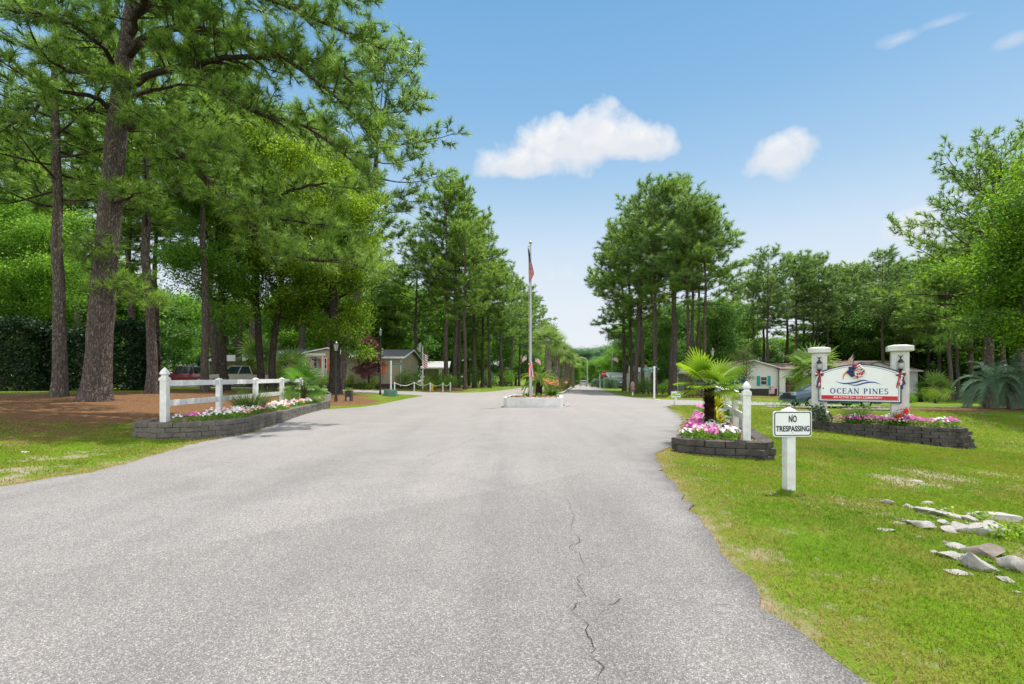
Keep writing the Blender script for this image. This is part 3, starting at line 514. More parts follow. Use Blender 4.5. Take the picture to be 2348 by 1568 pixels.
cd = D.cameras.new('camera'); cam = D.objects.new('camera',cd); COL.objects.link(cam); cam.location = (0,0,CH); cam.rotation_euler = (R(90),0,0); cd.lens = 17; cd.sensor_width = 36; cd.shift_y = (HZ-784)/2347; cd.clip_end = 5000; cd.clip_start = .05; S.camera = cam
S.view_settings.view_transform = 'Standard'; S.view_settings.look = 'None'; S.view_settings.gamma = 1; S.view_settings.exposure = .75
S.cycles.use_denoising = True; S.cycles.max_bounces = 7; S.cycles.diffuse_bounces = 3; S.cycles.transparent_max_bounces = 8; S.cycles.sample_clamp_indirect = 6
try: S.cycles.use_light_tree = False
except Exception: pass

# ------------------------------------------------------------------ ground, roads
def ragged(poly, step, amp, rng, near=None):
    out = []
    for i in range(len(poly)):
        a = np.array(poly[i],float); b = np.array(poly[(i+1)%len(poly)],float); l = np.linalg.norm(b-a); dd = np.hypot(*((a+b)/2)); st = step*max(1,dd/9.); n = max(1,int(l/st)); nn = np.array((-(b-a)[1],(b-a)[0]))/max(l,1e-6)
        for j in range(n): out.append(tuple(a+(b-a)*j/n+nn*rng.normal(0,amp)*(1 if dd < 60 else 0)))
    return out
def csmooth(P, k=5):
    P = np.array(P,float); n = len(P); out = []
    for i in range(n):
        b,c = P[i],P[(i+1)%n]
        for j in range(k): out.append(tuple(b+(c-b)*j/k))
    return out
ROAD = [(1.75,-10),(1.62,2.28),(1.56,2.95),(1.68,3.9),(1.93,5.1),(2.22,6.96),(2.42,8.1),(2.66,8.9),(3.0,9.4),(3.35,10.0),(3.75,11),(4.8,13.8),(5.9,16.7),(6.7,20),(7.2,22.3),(7.55,23.5),(8.1,24.35),(9.3,25.1),(11,25.8),(14,26.8),(17,27.4),(21,27.3),(25,27),(40,28),(90,28),(90,33),(34,32),(26,31.7),(16,31.1),(12.4,30.6),(10.9,30.7),(9.6,31.2),(8.8,32.1),(8.45,33.2),(8.4,36),(9,42),(11.6,60),(14.8,82),(18.9,110),(33,208),(26,208),(8.4,114),(1.6,67),(-.6,51.5),(-1.6,47.5),(-2.8,45),(-4.8,43.4),(-9,42.9),(-17.3,43.4),(-24,44.2),(-60,45),(-60,40),(-24.4,40),(-15.9,39.7),(-9.8,38.4),(-7.4,37.2),(-6.65,36.2),(-6.6,34.9),(-6.75,30),(-6.85,27.7),(-7.05,22.8),(-7.85,20),(-7.5,17.5),(-7.0,14.9),(-6.65,12.4),(-6.78,11.4),(-6.9,10.4),(-6.7,9.5),(-6.35,7.3),(-6.7,6.33),(-9,5.4),(-14,3.6),(-25,0),(-50,-10)]
rg = np.random.default_rng(5); ROADF = ragged(ROAD,.14,.035,rg)
def along(x0, y0, y): return x0+.145*(y-y0)
MED = [(2.1,40.6),(2.9,40.0),(3.7,40.1),(4.15,40.7),(along(4.2,40,44),44),(along(4.2,40,200),200),(along(2.0,40,200),200),(along(2.0,40,44),44)]
SOFT_MULCH = [(-16.5,19.5,8.2,6.4,.1),(-12.2,15.5,3.0,3.2,0),(-10.8,18.5,2.,4.5,0),(-9.4,26.3,1.9,3.6,0),(-11.5,31.5,2.5,2.6,0),(-15.5,27.5,4.5,3.5,0),(27,24.6,6.8,1.7,0),(13.2,38.2,4.4,2.2,.1),(17,41,3,5,0),(-9.5,45.6,3.2,.9,0),(-12.5,45.4,2.6,.8,0),(-6.4,47.2,3.,1.6,.2),(-6.2,52,2.6,2.6,.3),(30,49,14,3,0),(26,44.5,1.6,.9,0),(-5.2,62,2.4,9,-.14)]
def mulch_val(x, y):
    m = np.zeros(len(x))
    for cx,cy,rx,ry,a in SOFT_MULCH:
        dx,dy = x-cx,y-cy; c,s = math.cos(a),math.sin(a); q = np.hypot((dx*c+dy*s)/rx,(-dx*s+dy*c)/ry); m = np.maximum(m,np.clip(1.5-q,0,1))
    m = np.maximum(m,.55*np.exp(-(((x+12.5)/5.5)**2+((y-11.3)/2.7)**2)**2)); m = np.maximum(m,.30*np.exp(-(((x+11)/5)**2+((y-8.5)/3.)**2)**2)); return m
pts = []
def lattice(x0,x1,y0,y1,st,hole=None):
    xs,ys = np.meshgrid(np.arange(x0,x1,st),np.arange(y0,y1,st)); p = np.c_[xs.ravel(),ys.ravel()]+rg.normal(0,st*.12,(xs.size,2))
    if hole: p = p[~((p[:,0] > hole[0])&(p[:,0] < hole[1])&(p[:,1] > hole[2])&(p[:,1] < hole[3]))]
    pts.append(p)
lattice(-30,30,-4,46,.6); lattice(-90,95,-20,150,3,(-30,30,-4,46)); lattice(-500,500,-200,800,30,(-90,95,-20,150)); lattice(-4000,4001,-1500,4500,400,(-500,500,-200,800))
LP = np.vstack(pts); LP = LP[(pdist(LP[:,0],LP[:,1],ROAD) > .22)]
def soft_edge_pts():
    o = []
    for (x,y) in ROADF:
        if np.hypot(x,y) < 45:
            for k in (.35,.8): a = rg.uniform(0,2*PI); o.append((x+math.cos(a)*k,y+math.sin(a)*k))
    o = np.array(o); return o[pdist(o[:,0],o[:,1],ROADF) > .12]
LP = np.vstack([LP,soft_edge_pts()])
rn = len(ROADF); mn = len(MED); allv = [Vector(p) for p in ROADF]+[Vector(p) for p in MED]+[Vector(p) for p in LP]
r = geometry.delaunay_2d_cdt(allv,[],[list(range(rn)),list(range(rn,rn+mn))],0,1e-5,True)
V2 = np.array([(v.x,v.y) for v in r[0]]); TR = np.array([f for f in r[2] if len(f) == 3]); Z = gz(V2[:,0],V2[:,1])
ctr = V2[TR].mean(1); inroad = pip(ctr[:,0],ctr[:,1],ROADF); inmed = pip(ctr[:,0],ctr[:,1],MED)
dr = np.where(np.hypot(V2[:,0],V2[:,1]) < 60,0,9.); near = dr == 0; dr[near] = pdist(V2[near,0],V2[near,1],ROADF)
sand = np.clip(1-dr/.55,0,1)*.55; mul = mulch_val(V2[:,0],V2[:,1])
ex = lambda cx,cy,rr: np.clip(1.3-np.hypot(V2[:,0]-cx,V2[:,1]-cy)/rr,0,1)
SANDP = ((6.2,7.6,1.1,.62),(7.6,8.6,1.3,.6),(5.4,5.0,.9,.55),(4.3,4.0,.6,.5),(9.5,9.5,1.2,.55),(-7.2,6.9,.5,.7),(-8.3,7.2,.8,.55),(-6.9,8.4,.45,.7),(-9.4,12.9,.7,.55),(-7.9,8.6,.7,.6),(-9.6,8.2,.8,.62),(-8.6,9.6,.6,.55),(-11.,9.4,.9,.6),(-7.6,7.6,.6,.65),(-12.5,7.2,.9,.6),(3.2,8.3,.5,.55),(5.6,8.9,.7,.5),(7.2,5.2,.7,.55),(2.6,4.4,.4,.5))
for cx,cy,rr,a in SANDP: sand = np.maximum(sand,ex(cx,cy,rr)*a)
gmat = mat_ground(); amat = mat_asphalt()
tag(npmesh('ground',np.c_[V2,Z],TR,gmat,None,None,{'mulch':mul,'sand':sand},True),kind='structure')
def sheet(name, tris, mat, dz, skirt=.1):
    used = np.unique(tris); mp = -np.ones(len(V2),int); mp[used] = np.arange(len(used)); t = mp[tris]; Vt = np.c_[V2[used],Z[used]+dz]; e = np.sort(np.vstack([t[:,[0,1]],t[:,[1,2]],t[:,[2,0]]]),1); q,c = np.unique(e,axis=0,return_counts=True); be = q[c == 1]
    n = len(Vt); Vt = np.vstack([Vt,Vt-np.array((0,0,skirt))]); sk = np.vstack([np.c_[be[:,0],be[:,1],be[:,1]+n],np.c_[be[:,0],be[:,1]+n,be[:,0]+n]]); return npmesh(name,Vt,np.vstack([t,sk]),mat)
tag(sheet('road',TR[inroad&~inmed],amat,.022),kind='structure')
# median lawn with a concrete kerb
tag(sheet('median_lawn',TR[inmed],gmat,.14),kind='structure')
mk = MB(); mo = csmooth(MED,6); ci = np.mean(mo,0)
def ring(mb, outer, wid, z0, z1, mi=0, gfun=None):
    n = len(outer); P = np.array(outer); t = nrm(np.roll(P,-1,0)-np.roll(P,1,0)); nn = np.c_[-t[:,1],t[:,0]]
    area = .5*np.sum(P[:,0]*np.roll(P[:,1],-1)-np.roll(P[:,0],-1)*P[:,1]); nn = nn if area > 0 else -nn; Q = P+nn*wid; g = gfun(P[:,0],P[:,1]) if gfun else np.zeros(n)
    vs = [(x,y,g[i]+z0) for i,(x,y) in enumerate(P)]+[(x,y,g[i]+z1) for i,(x,y) in enumerate(P)]+[(x,y,g[i]+z1) for i,(x,y) in enumerate(Q)]+[(x,y,g[i]+z0) for i,(x,y) in enumerate(Q)]
    mb.add(vs,[[a*n+i,a*n+(i+1)%n,((a+1)%4)*n+(i+1)%n,((a+1)%4)*n+i] for a in range(4) for i in range(n)],mi)
ring(mk,[(x,y) for x,y in mo],.16,-.05,.165,0,gz); tag(mk.build('kerb',conc,smooth=30),kind='structure')
# cracks in the asphalt
cm = M('crack_tar',(.035,.033,.032),.95,.2,20); ck = MB()
def vg(u, v): d = CH*FP/(v-HZ); return np.array((X(u,d),d))
def crack(pl, wd):
    P = np.array([vg(*p) for p in pl]); out = []
    for i in range(len(P)-1):
        n = max(2,int(np.linalg.norm(P[i+1]-P[i])/.045))
        for j in range(n): out.append(P[i]+(P[i+1]-P[i])*j/n+rg.normal(0,.014,2))
    out.append(P[-1]); Q = np.array(out); t = nrm(np.gradient(Q,axis=0)); nn = np.c_[-t[:,1],t[:,0]]; ww = wd*.34*rg.uniform(.15,1.2,len(Q))[:,None]; ww[0] = ww[-1] = .0005; a,b = Q+nn*ww,Q-nn*ww; z = gz(Q[:,0],Q[:,1])+.0265; o = []
    for i in range(len(Q)): o += [(a[i,0],a[i,1],z[i]),(b[i,0],b[i,1],z[i])]
    ck.add(o,[[2*i,2*i+1,2*i+3,2*i+2] for i in range(len(Q)-1)])
for pl,wd in (([(1132,1114),(1190,1126),(1242,1131),(1256,1143),(1300,1152),(1311,1180),(1314,1200),(1306,1228),(1332,1248),(1306,1262),(1330,1285),(1340,1310),(1322,1340),(1334,1375),(1322,1392)],.007),([(1322,1392),(1310,1415),(1340,1435),(1353,1470),(1362,1520),(1380,1568),(1400,1640)],.007),([(1322,1392),(1350,1402),(1400,1400),(1420,1388),(1470,1384),(1530,1390),(1600,1398),(1690,1408)],.005),([(1332,1248),(1360,1254),(1385,1262)],.004),([(1362,1440),(1380,1415),(1420,1390)],.004),([(1310,1112),(1325,1095),(1345,1085)],.004),([(1360,1060),(1372,1042),(1400,1025)],.004),
  ([(430,1058),(520,1061),(600,1062),(700,1058),(740,1054),(800,1060),(860,1063)],.011),([(860,1063),(960,1075),(1040,1092),(1132,1114)],.007),([(1410,1010),(1440,985),(1470,960)],.006),([(560,1245),(640,1240),(700,1232)],.003),([(940,1062),(1030,1030),(1116,996)],.012),([(1150,952),(1250,956),(1350,960),(1450,958)],.012),([(1080,1000),(1180,990),(1300,985)],.006)): crack(pl,wd)
tag(ck.build('road_crack',cm),kind='structure')

# ------------------------------------------------------------------ lawn grass (blades)
LBED = [(-9.05,11.8),(-8.75,11.2),(-8.1,11.0),(-7.35,11.2),(-6.85,11.8),(-6.8,12.6),(-7.1,15.2),(-7.6,18.3),(-8.15,21.6),(-8.5,22.1),(-9.5,22.2),(-9.6,20),(-9.25,15)]
RBED = [(3.12,9.25),(3.3,8.95),(3.75,8.72),(4.5,8.55),(4.75,8.8),(5.0,9.6),(6.1,12.9),(7.15,16.2),(6.9,16.7),(6.3,16.6),(5.6,15.0),(4.35,11.9),(3.5,10.0)]
SBED = [(9.35,15.9),(9.65,15.2),(10.6,14.3),(11.75,13.45),(12.3,13.25),(12.75,13.5),(12.9,14.6),(12.2,15.9),(11.2,16.8),(10.2,17.1)]
def scatter(n, x0, x1, y0, y1, pw):
    y = (rg.uniform(0,1,n)*(y1**pw-y0**pw)+y0**pw)**(1/pw); return rg.uniform(x0,x1,n)*1.0, y
def blades(name, X_, Y_, hh, ww):
    keep = ~pip(X_,Y_,ROADF)
    for b in (LBED,RBED,SBED): keep &= ~pip(X_,Y_,b)
    X_,Y_ = X_[keep],Y_[keep]; m = mulch_val(X_,Y_); keep = m+rg.normal(0,.12,len(m)) < .42; X_,Y_ = X_[keep],Y_[keep]; d = np.hypot(X_,Y_); nr = d < 22; e = np.full(len(X_),9.); e[nr] = pdist(X_[nr],Y_[nr],ROAD); keep = rg.uniform(0,1,len(e)) < np.clip(e/.35,.35,1); X_,Y_,e,d = X_[keep],Y_[keep],e[keep],d[keep]
    sv = np.zeros(len(X_))
    for cx,cy,rr,a_ in SANDP: sv = np.maximum(sv,np.clip(1.2-np.hypot(X_-cx,Y_-cy)/rr,0,1)*a_)
    keep = rg.uniform(0,1,len(e)) > sv*1.3; X_,Y_,e,d = X_[keep],Y_[keep],e[keep],d[keep]
    n = len(X_); z = gz(X_,Y_)-.004; P = np.c_[X_,Y_,z]; a = rg.uniform(0,2*PI,n); s = np.c_[np.cos(a),np.sin(a),np.zeros(n)]*(ww*np.clip(d/6,.7,3))[:,None]; le = rg.normal(0,.95,(n,2)); h = hh*rg.uniform(.4,1.25,n); tip = P+np.c_[le*h[:,None],h]
    md = P+np.c_[le*h[:,None]*.25,h*.6]; V = np.stack([P-s,P+s,md+s*.7,md-s*.7,tip],1).reshape(-1,3); o = np.arange(n)*5; Fc = np.vstack([np.c_[o,o+1,o+2],np.c_[o,o+2,o+3],np.c_[o+3,o+2,o+4]]); t = np.clip(rg.uniform(0,.9,n)+np.clip(.6-e,0,.6)*1.5,0,1)
    return tag(npmesh(name,V,Fc,mat_gr,None,np.repeat(t,5)),kind='stuff')
mat_gr = mat_grass()
xs,ys = [],[]
for n,x0,x1,y0,y1,pw in ((430000,1.4,17,1.2,13,.35),(120000,2.5,22,8,24,.7),(130000,-17,-5.5,4,14,.5),(26000,6,30,14,28,1),(20000,-26,-7,12,36,1),(26000,-26,18,30,60,1)):
    a,b = scatter(n,x0,x1,y0,y1,pw); k = np.abs(a) < 1.15*b+4.0+rg.normal(0,1.2,len(a)); xs.append(a[k]); ys.append(b[k])
RF = np.array(ROADF); RF = RF[(np.hypot(RF[:,0],RF[:,1]) < 16)&(RF[:,1] > 1.5)]; RF = np.repeat(RF,150,0); RF = RF+rg.normal(0,.11,RF.shape)
blades('grass',np.concatenate(xs),np.concatenate(ys),.036,.0040); blades('edge_grass',RF[:,0],RF[:,1],.05,.0035)

# fallen pine needles on the mulch
n = 60000; X_ = np.r_[rg.uniform(-26,-8.2,n*3//4),rg.uniform(20,34,n//4)]; Y_ = np.r_[rg.uniform(11,31,n*3//4),rg.uniform(22.6,27,n//4)]; mv_ = mulch_val(X_,Y_)+rg.normal(0,.15,n); k = (mv_ > .45)&~pip(X_,Y_,ROADF)&~pip(X_,Y_,LBED); X_,Y_ = X_[k],Y_[k]; n = len(X_); z = gz(X_,Y_); a = rg.uniform(0,2*PI,n); ln = rg.uniform(.08,.2,n); d2 = np.c_[np.cos(a),np.sin(a)]; s2 = np.c_[-d2[:,1],d2[:,0]]*.006; P = np.c_[X_,Y_,z+rg.uniform(.004,.03,n)]; Q = P+np.c_[d2*ln[:,None],rg.normal(0,.015,n)]; S3 = np.c_[s2,np.zeros(n)]
strawl = leafmat('fallen_needles',(.10,.045,.02),(.42,.25,.13),.1); tag(npmesh('fallen_needles',np.stack([P-S3,P+S3,Q+S3*.3],1).reshape(-1,3),np.arange(3*n).reshape(-1,3),strawl,None,np.repeat(rg.uniform(0,1,n),3)),kind='stuff')
# ------------------------------------------------------------------ block walled flower beds
def block_wall(outline, top, courses, h, ln, dep, mat, parent, batter=.012, seed=0, bev=.012):
    rr = np.random.default_rng(seed); mb = MB(); P = np.array(outline,float); n = len(P); area = .5*np.sum(P[:,0]*np.roll(P[:,1],-1)-np.roll(P[:,0],-1)*P[:,1]); P = P if area > 0 else P[::-1]; Q = np.vstack([P,P[:1]])
    for c in range(courses):
        tot = np.linalg.norm(np.diff(Q,axis=0),axis=1).sum(); k = int(tot/ln); st = tot/k; z = top-(c+.5)*h
        for i in range(k):
            s = ((i+.5*(c%2)+.25)*st)/tot%1.; p,t,_ = poly_at(Q,s); p2,t2,_ = poly_at(Q,(s+.3*st/tot)%1.); tt = nrm(t+t2); nn = np.array((-tt[1],tt[0])); o = p-nn*(batter*c+rr.normal(0,.006))+nn*dep*.5
            mb.box(o[0],o[1],z+rr.normal(0,.002),st*rr.uniform(.955,.99),dep*(1 if c else 1.12),h*.965,math.atan2(tt[1],tt[0]))
    return mb.build('block_wall',mat,parent,bevel=bev)
def inset(poly, k):
    P = np.array(poly); area = .5*np.sum(P[:,0]*np.roll(P[:,1],-1)-np.roll(P[:,0],-1)*P[:,1]); t = nrm(np.roll(P,-1,0)-np.roll(P,1,0)); nn = np.c_[-t[:,1],t[:,0]]*(1 if area > 0 else -1); return P+nn*k
def soil(poly, z, mat, parent, amp=.03, seed=1):
    rr = np.random.default_rng(seed); P = np.array(poly); x0,y0 = P.min(0); x1,y1 = P.max(0); q = np.array([(x,y) for x in np.arange(x0,x1,.16) for y in np.arange(y0,y1,.16)]); q = q[pip(q[:,0],q[:,1],P)]; q = q[pdist(q[:,0],q[:,1],P) > .06]
    r_ = geometry.delaunay_2d_cdt([Vector(p) for p in P]+[Vector(p) for p in q],[],[list(range(len(P)))],1,1e-5,True); V = np.array([(v.x,v.y,z+rr.normal(0,amp)) for v in r_[0]]); o = npmesh('soil',V,np.array([f for f in r_[2] if len(f) == 3]),mat,parent,smooth=True); return o
ZL, ZR, ZS = .40, .29, .035
b1 = thing('flower_bed','long flower bed edged with grey stacked blocks left of the road','flower bed'); block_wall(LBED,ZL,5,.115,.29,.24,block,b1,seed=1); soil(inset(LBED,.10),ZL-.03,soilm,b1)
b2 = thing('flower_bed','low dark block flower bed under the bright green fan palm','flower bed'); block_wall(RBED,ZR,4,.125,.34,.24,blockd,b2,seed=2,bev=.015); soil(inset(RBED,.10),ZR-.03,chipm,b2,.035)
b3 = thing('flower_bed','dark block flower bed below the white welcome sign','flower bed'); block_wall(SBED,ZS,7,.1,.36,.22,blockd,b3,.03,seed=3); soil(inset(SBED,.10),ZS-.03,soilm,b3)
# ------------------------------------------------------------------ ranch fences
def ranch_fence(label, posts, zb, wid, hp, rails, ang_, fk=1.):
    root = thing('rail_fence',label,'fence',(posts[0][0],posts[0][1],zb)); o = np.array(posts[0]); c_, s_ = math.cos(ang_), math.sin(ang_)
    for i,(x,y) in enumerate(posts):
        x,y = x-o[0],y-o[1]; tall = i == 0; k = 1.06 if tall else .94; h = hp; mb = MB(); mb.box(x,y,h/2-.15,wid*k,wid*k,h+.3,ang_); po = mb.build('post',white,root,bevel=.006)
        if tall:
            f = MB(); q = 1.414*wid/2; f.box(x,y,h+.035,wid*1.24,wid*1.24,.07,ang_); f.lathe([(q*a_,h+.07+(b_-.07)*fk) for a_,b_ in ((1.02,.07),(.98,.085),(.72,.105),(.70,.125),(1.12,.16),(1.08,.185),(.80,.245),(.42,.29),(.10,.325),(.02,.33))],4,(x,y,0),0,ang_+PI/4); f.build('finial',white,po,bevel=.004)
        else:
            f = MB(); f.box(x,y,h+.012,wid*1.10,wid*1.10,.03,ang_); f.box(x,y,h+.045,wid*1.02,wid*1.02,.035,ang_,0,.25); f.build('post_cap',white,po,bevel=.003)
    for i in range(len(posts)-1):
        a,b = np.array(posts[i])-o,np.array(posts[i+1])-o; m = (a+b)/2; l = np.linalg.norm(b-a)-wid; an = math.atan2(b[1]-a[1],b[0]-a[0])
        for z in rails: MB().box(m[0],m[1],z,l,.04,.14,an).build('rail',white,root,bevel=.004)
    return root
ranch_fence('white two rail fence standing in the long left flower bed',[(-8.15-.086*(y-11.35),y) for y in (11.35,13.8,16.15,18.4,20.5)],ZL-.05,.14,1.01,(.95,.475),R(5),.95)
ranch_fence('white two rail fence running back behind the bright fan palm',[(4.34+.335*(y-8.95),y) for y in (8.95,10.6,12.2,13.8,15.4)],ZR-.05,.125,.87,(.80,.44),R(-18.5),.76)
# ------------------------------------------------------------------ no trespassing sign, small far sign
def rrect(w, h, r, n=5):
    return [(sx*(w/2-r)+r*math.cos(a0+k*PI/2/n),sz*(h/2-r)+r*math.sin(a0+k*PI/2/n)) for sx,sz,a0 in ((1,1,0),(-1,1,PI/2),(-1,-1,PI),(1,-1,1.5*PI)) for k in range(n+1)]
def frame_ring(mb, o, i, y0, y1, mi=0):
    n = len(o); vs = [(x,y0,z) for x,z in o]+[(x,y0,z) for x,z in i]+[(x,y1,z) for x,z in o]+[(x,y1,z) for x,z in i]
    mb.add(vs,[[k,(k+1)%n,n+(k+1)%n,n+k] for k in range(n)]+[[k,2*n+k,2*n+(k+1)%n,(k+1)%n] for k in range(n)]+[[n+k,n+(k+1)%n,3*n+(k+1)%n,3*n+k] for k in range(n)],mi)
def yard_sign(label, loc, rz, ph, zc, words):
    root = thing('notice_sign',label,'sign',loc,rz); MB().box(0,0,ph/2-.15,.115,.115,ph+.3).build('post',white,root,bevel=.006)
    f = MB(); f.box(0,0,ph+.012,.145,.145,.024); f.box(0,0,ph+.045,.135,.135,.042,0,0,.15); f.build('post_cap',white,root,bevel=.003)
    p = MB().prism(rrect(.51,.325,.035),-.078,-.062,0,'xz').build('sign_plate',signw,root,loc=(0,0,zc)); b = MB(); frame_ring(b,rrect(.488,.303,.03),rrect(.466,.281,.025),-.081,-.078); b.build('border_line',inkp,p)
    for zz in (.115,-.115): MB().ball((0,-.08,zz),.007,6).build('bolt',steel,p)
    for t,s,z,xs in words:
        if t: put_text(t,s,inkp,p,(0,-.081,z),1.05,.0015,1.,fit=xs,bold=.022)
    return root, p
yard_sign('white no trespassing sign on a white post in the lawn',(3.56,6.22,G(3.56,6.22)),R(4),1.0,.86,(('NO',.118,.058,.105),('TRESPASSING',.098,-.065,.445)))
x,y,z = GP(1548,25.2); r_,p_ = yard_sign('small white notice sign where the side lawn meets the road',(x,y,z),R(3),.66,.55,())
q = MB(); q.box(-.09,-.081,.06,.22,.003,.028); q.box(0,-.081,-.055,.40,.003,.045); q.prism([(.10,.02),(.15,.03),(.16,.09),(.13,.125),(.105,.09)],-.083,-.079,0,'xz'); q.build('worn_print',navy,p_)
# ------------------------------------------------------------------ welcome sign
SL = np.array((9.93,15.62)); SR = np.array((11.62,14.5)); ax = SR-SL; SW = np.linalg.norm(ax); sang = math.atan2(ax[1],ax[0]); sc = (SL+SR)/2
ws = thing('welcome_sign','white arched community sign between two white pillars','sign',(sc[0],sc[1],-.12),sang)
for sx in (-1,1):
    m = MB(); m.box(sx*SW/2,0,1.06,.42,.42,2.56); po = m.build('pillar',stucco,ws,bevel=.008); m = MB(); m.box(sx*SW/2,0,.15,.50,.50,.62); m.build('plinth',stucco,po,bevel=.008)
    m = MB(); m.box(sx*SW/2,0,2.415,.62,.62,.15); m.box(sx*SW/2,0,2.51,.60,.60,.04,0,0,.45); m.build('cap',stucco,po,bevel=.008)
    m = MB(); x0 = sx*SW/2; frame_ring(m,[(x0-.115,1.60),(x0+.115,1.60),(x0+.115,2.27),(x0-.115,2.27)],[(x0-.102,1.613),(x0+.102,1.613),(x0+.102,2.257),(x0-.102,2.257)],-.218,-.2095); m.build('recess_frame',trimw,po)
    lt = thing('wall_lantern',('black glass globe lantern on the left sign pillar','black glass globe lantern on the right sign pillar')[sx > 0],'lantern',(0,0,0),0,'lanterns on the sign pillars'); lt.location = (sc[0]+math.cos(sang)*x0,sc[1]+math.sin(sang)*x0,.07); lt.rotation_euler = (0,0,sang)
    m = MB(); m.box(0,-.222,1.72,.05,.02,.34); m.tube([(0,-.22,1.58),(0,-.27,1.56),(0,-.30,1.58)],.012,6); m.build('bracket',blackp,lt)
    MB().lathe([(.03,1.60),(.065,1.64),(.075,1.70),(.062,1.78),(.04,1.81)],12,(0,-.30,0)).build('globe',lens,lt,smooth=60)
    m = MB(); m.lathe([(.012,1.57),(.03,1.575),(.085,1.605),(.088,1.612),(.03,1.612)],14,(0,-.30,0)); m.build('lower_dish',blackp,lt,smooth=40)
    m = MB(); m.lathe([(.012,1.93),(.075,1.835),(.088,1.822),(.088,1.815),(.02,1.812)],14,(0,-.30,0)); m.build('upper_hood',blackp,lt,smooth=40)
    m = MB(); m.ball((0,-.30,1.955),.025,8,sq=(.8,.7,1.3)); m.prism([(-.02,1.95),(-.065,2.02),(-.05,2.025),(-.015,1.985)],-.307,-.293,0,'xz'); m.prism([(.02,1.95),(.065,2.02),(.05,2.025),(.015,1.985)],-.307,-.293,0,'xz'); m.ball((0,-.31,2.0),.015,6); m.build('eagle_ornament',blackp,lt,smooth=60)
    # ribbon bow hung under the lantern
    bw = thing('ribbon_bow',('red white and blue bow on the left sign pillar','red white and blue bow on the right sign pillar')[sx > 0],'bow',tuple(lt.location),sang,'patriotic bows on the sign'); rb = np.random.default_rng(40+sx); m = MB()
    for k in range(9):
        a = k*2*PI/9+.2; cx_,cz_ = math.cos(a)*.085,math.sin(a)*.06; m.ball((cx_,-.30+rb.normal(0,.01),1.47+cz_),.045,7,k%3,(1,.6,.75))
    m.ball((0,-.33,1.47),.032,8,0); m.build('loops',[flagr,flagw,flagb],bw,smooth=60); m = MB()
    for k in range(7):
        xx = rb.normal(0,.03); dx = rb.normal(0,.05)+sx*-.01; l = rb.uniform(.28,.46); pts = [(xx+dx*t+.012*math.sin(t*6+k),-.29-.02*math.sin(t*4+k),1.45-l*t) for t in np.linspace(0,1,7)]
        vs = [];
        for i,p in enumerate(pts): vs += [(p[0]-.018,p[1],p[2]),(p[0]+.018,p[1]-.012,p[2])]
        m.add(vs,[[2*i,2*i+1,2*i+3,2*i+2] for i in range(6)],k%3)
    m.build('tails',[flagr,flagw,flagb],bw)
PW, ZB, ZS1, ZT = 1.02, .81, 1.70, 1.95
def arch(w, zb, zs, zt, n=20): return [(-w,zb),(w,zb)]+[(w*math.cos(math.asin(1)*0)*(1-2*k/n),zs+(zt-zs)*(1-(1-2*k/n)**2)) for k in range(n+1)]
pn = MB().prism(arch(PW,ZB,ZS1,ZT),-.285,-.215,0,'xz').build('sign_panel',signw,ws); m = MB(); frame_ring(m,arch(PW+.014,ZB-.014,ZS1+.012,ZT+.014),arch(PW-.016,ZB+.018,ZS1-.016,ZT-.018),-.292,-.21); m.build('outer_border',navy,pn); m = MB(); frame_ring(m,arch(PW-.045,ZB+.045,ZS1-.045,ZT-.047),arch(PW-.056,ZB+.056,ZS1-.055,ZT-.058),-.288,-.285); m.build('inner_border',navy,pn)
MB().box(0,-.2885,.935,1.90,.006,.118).build('red_band',redp,pn)
put_text('AN ACTIVE 55+ SUN COMMUNITY',.088,signw,pn,(-.03,-.2925,.935),1.05,.0012,1.,fit=1.22,bold=.02)
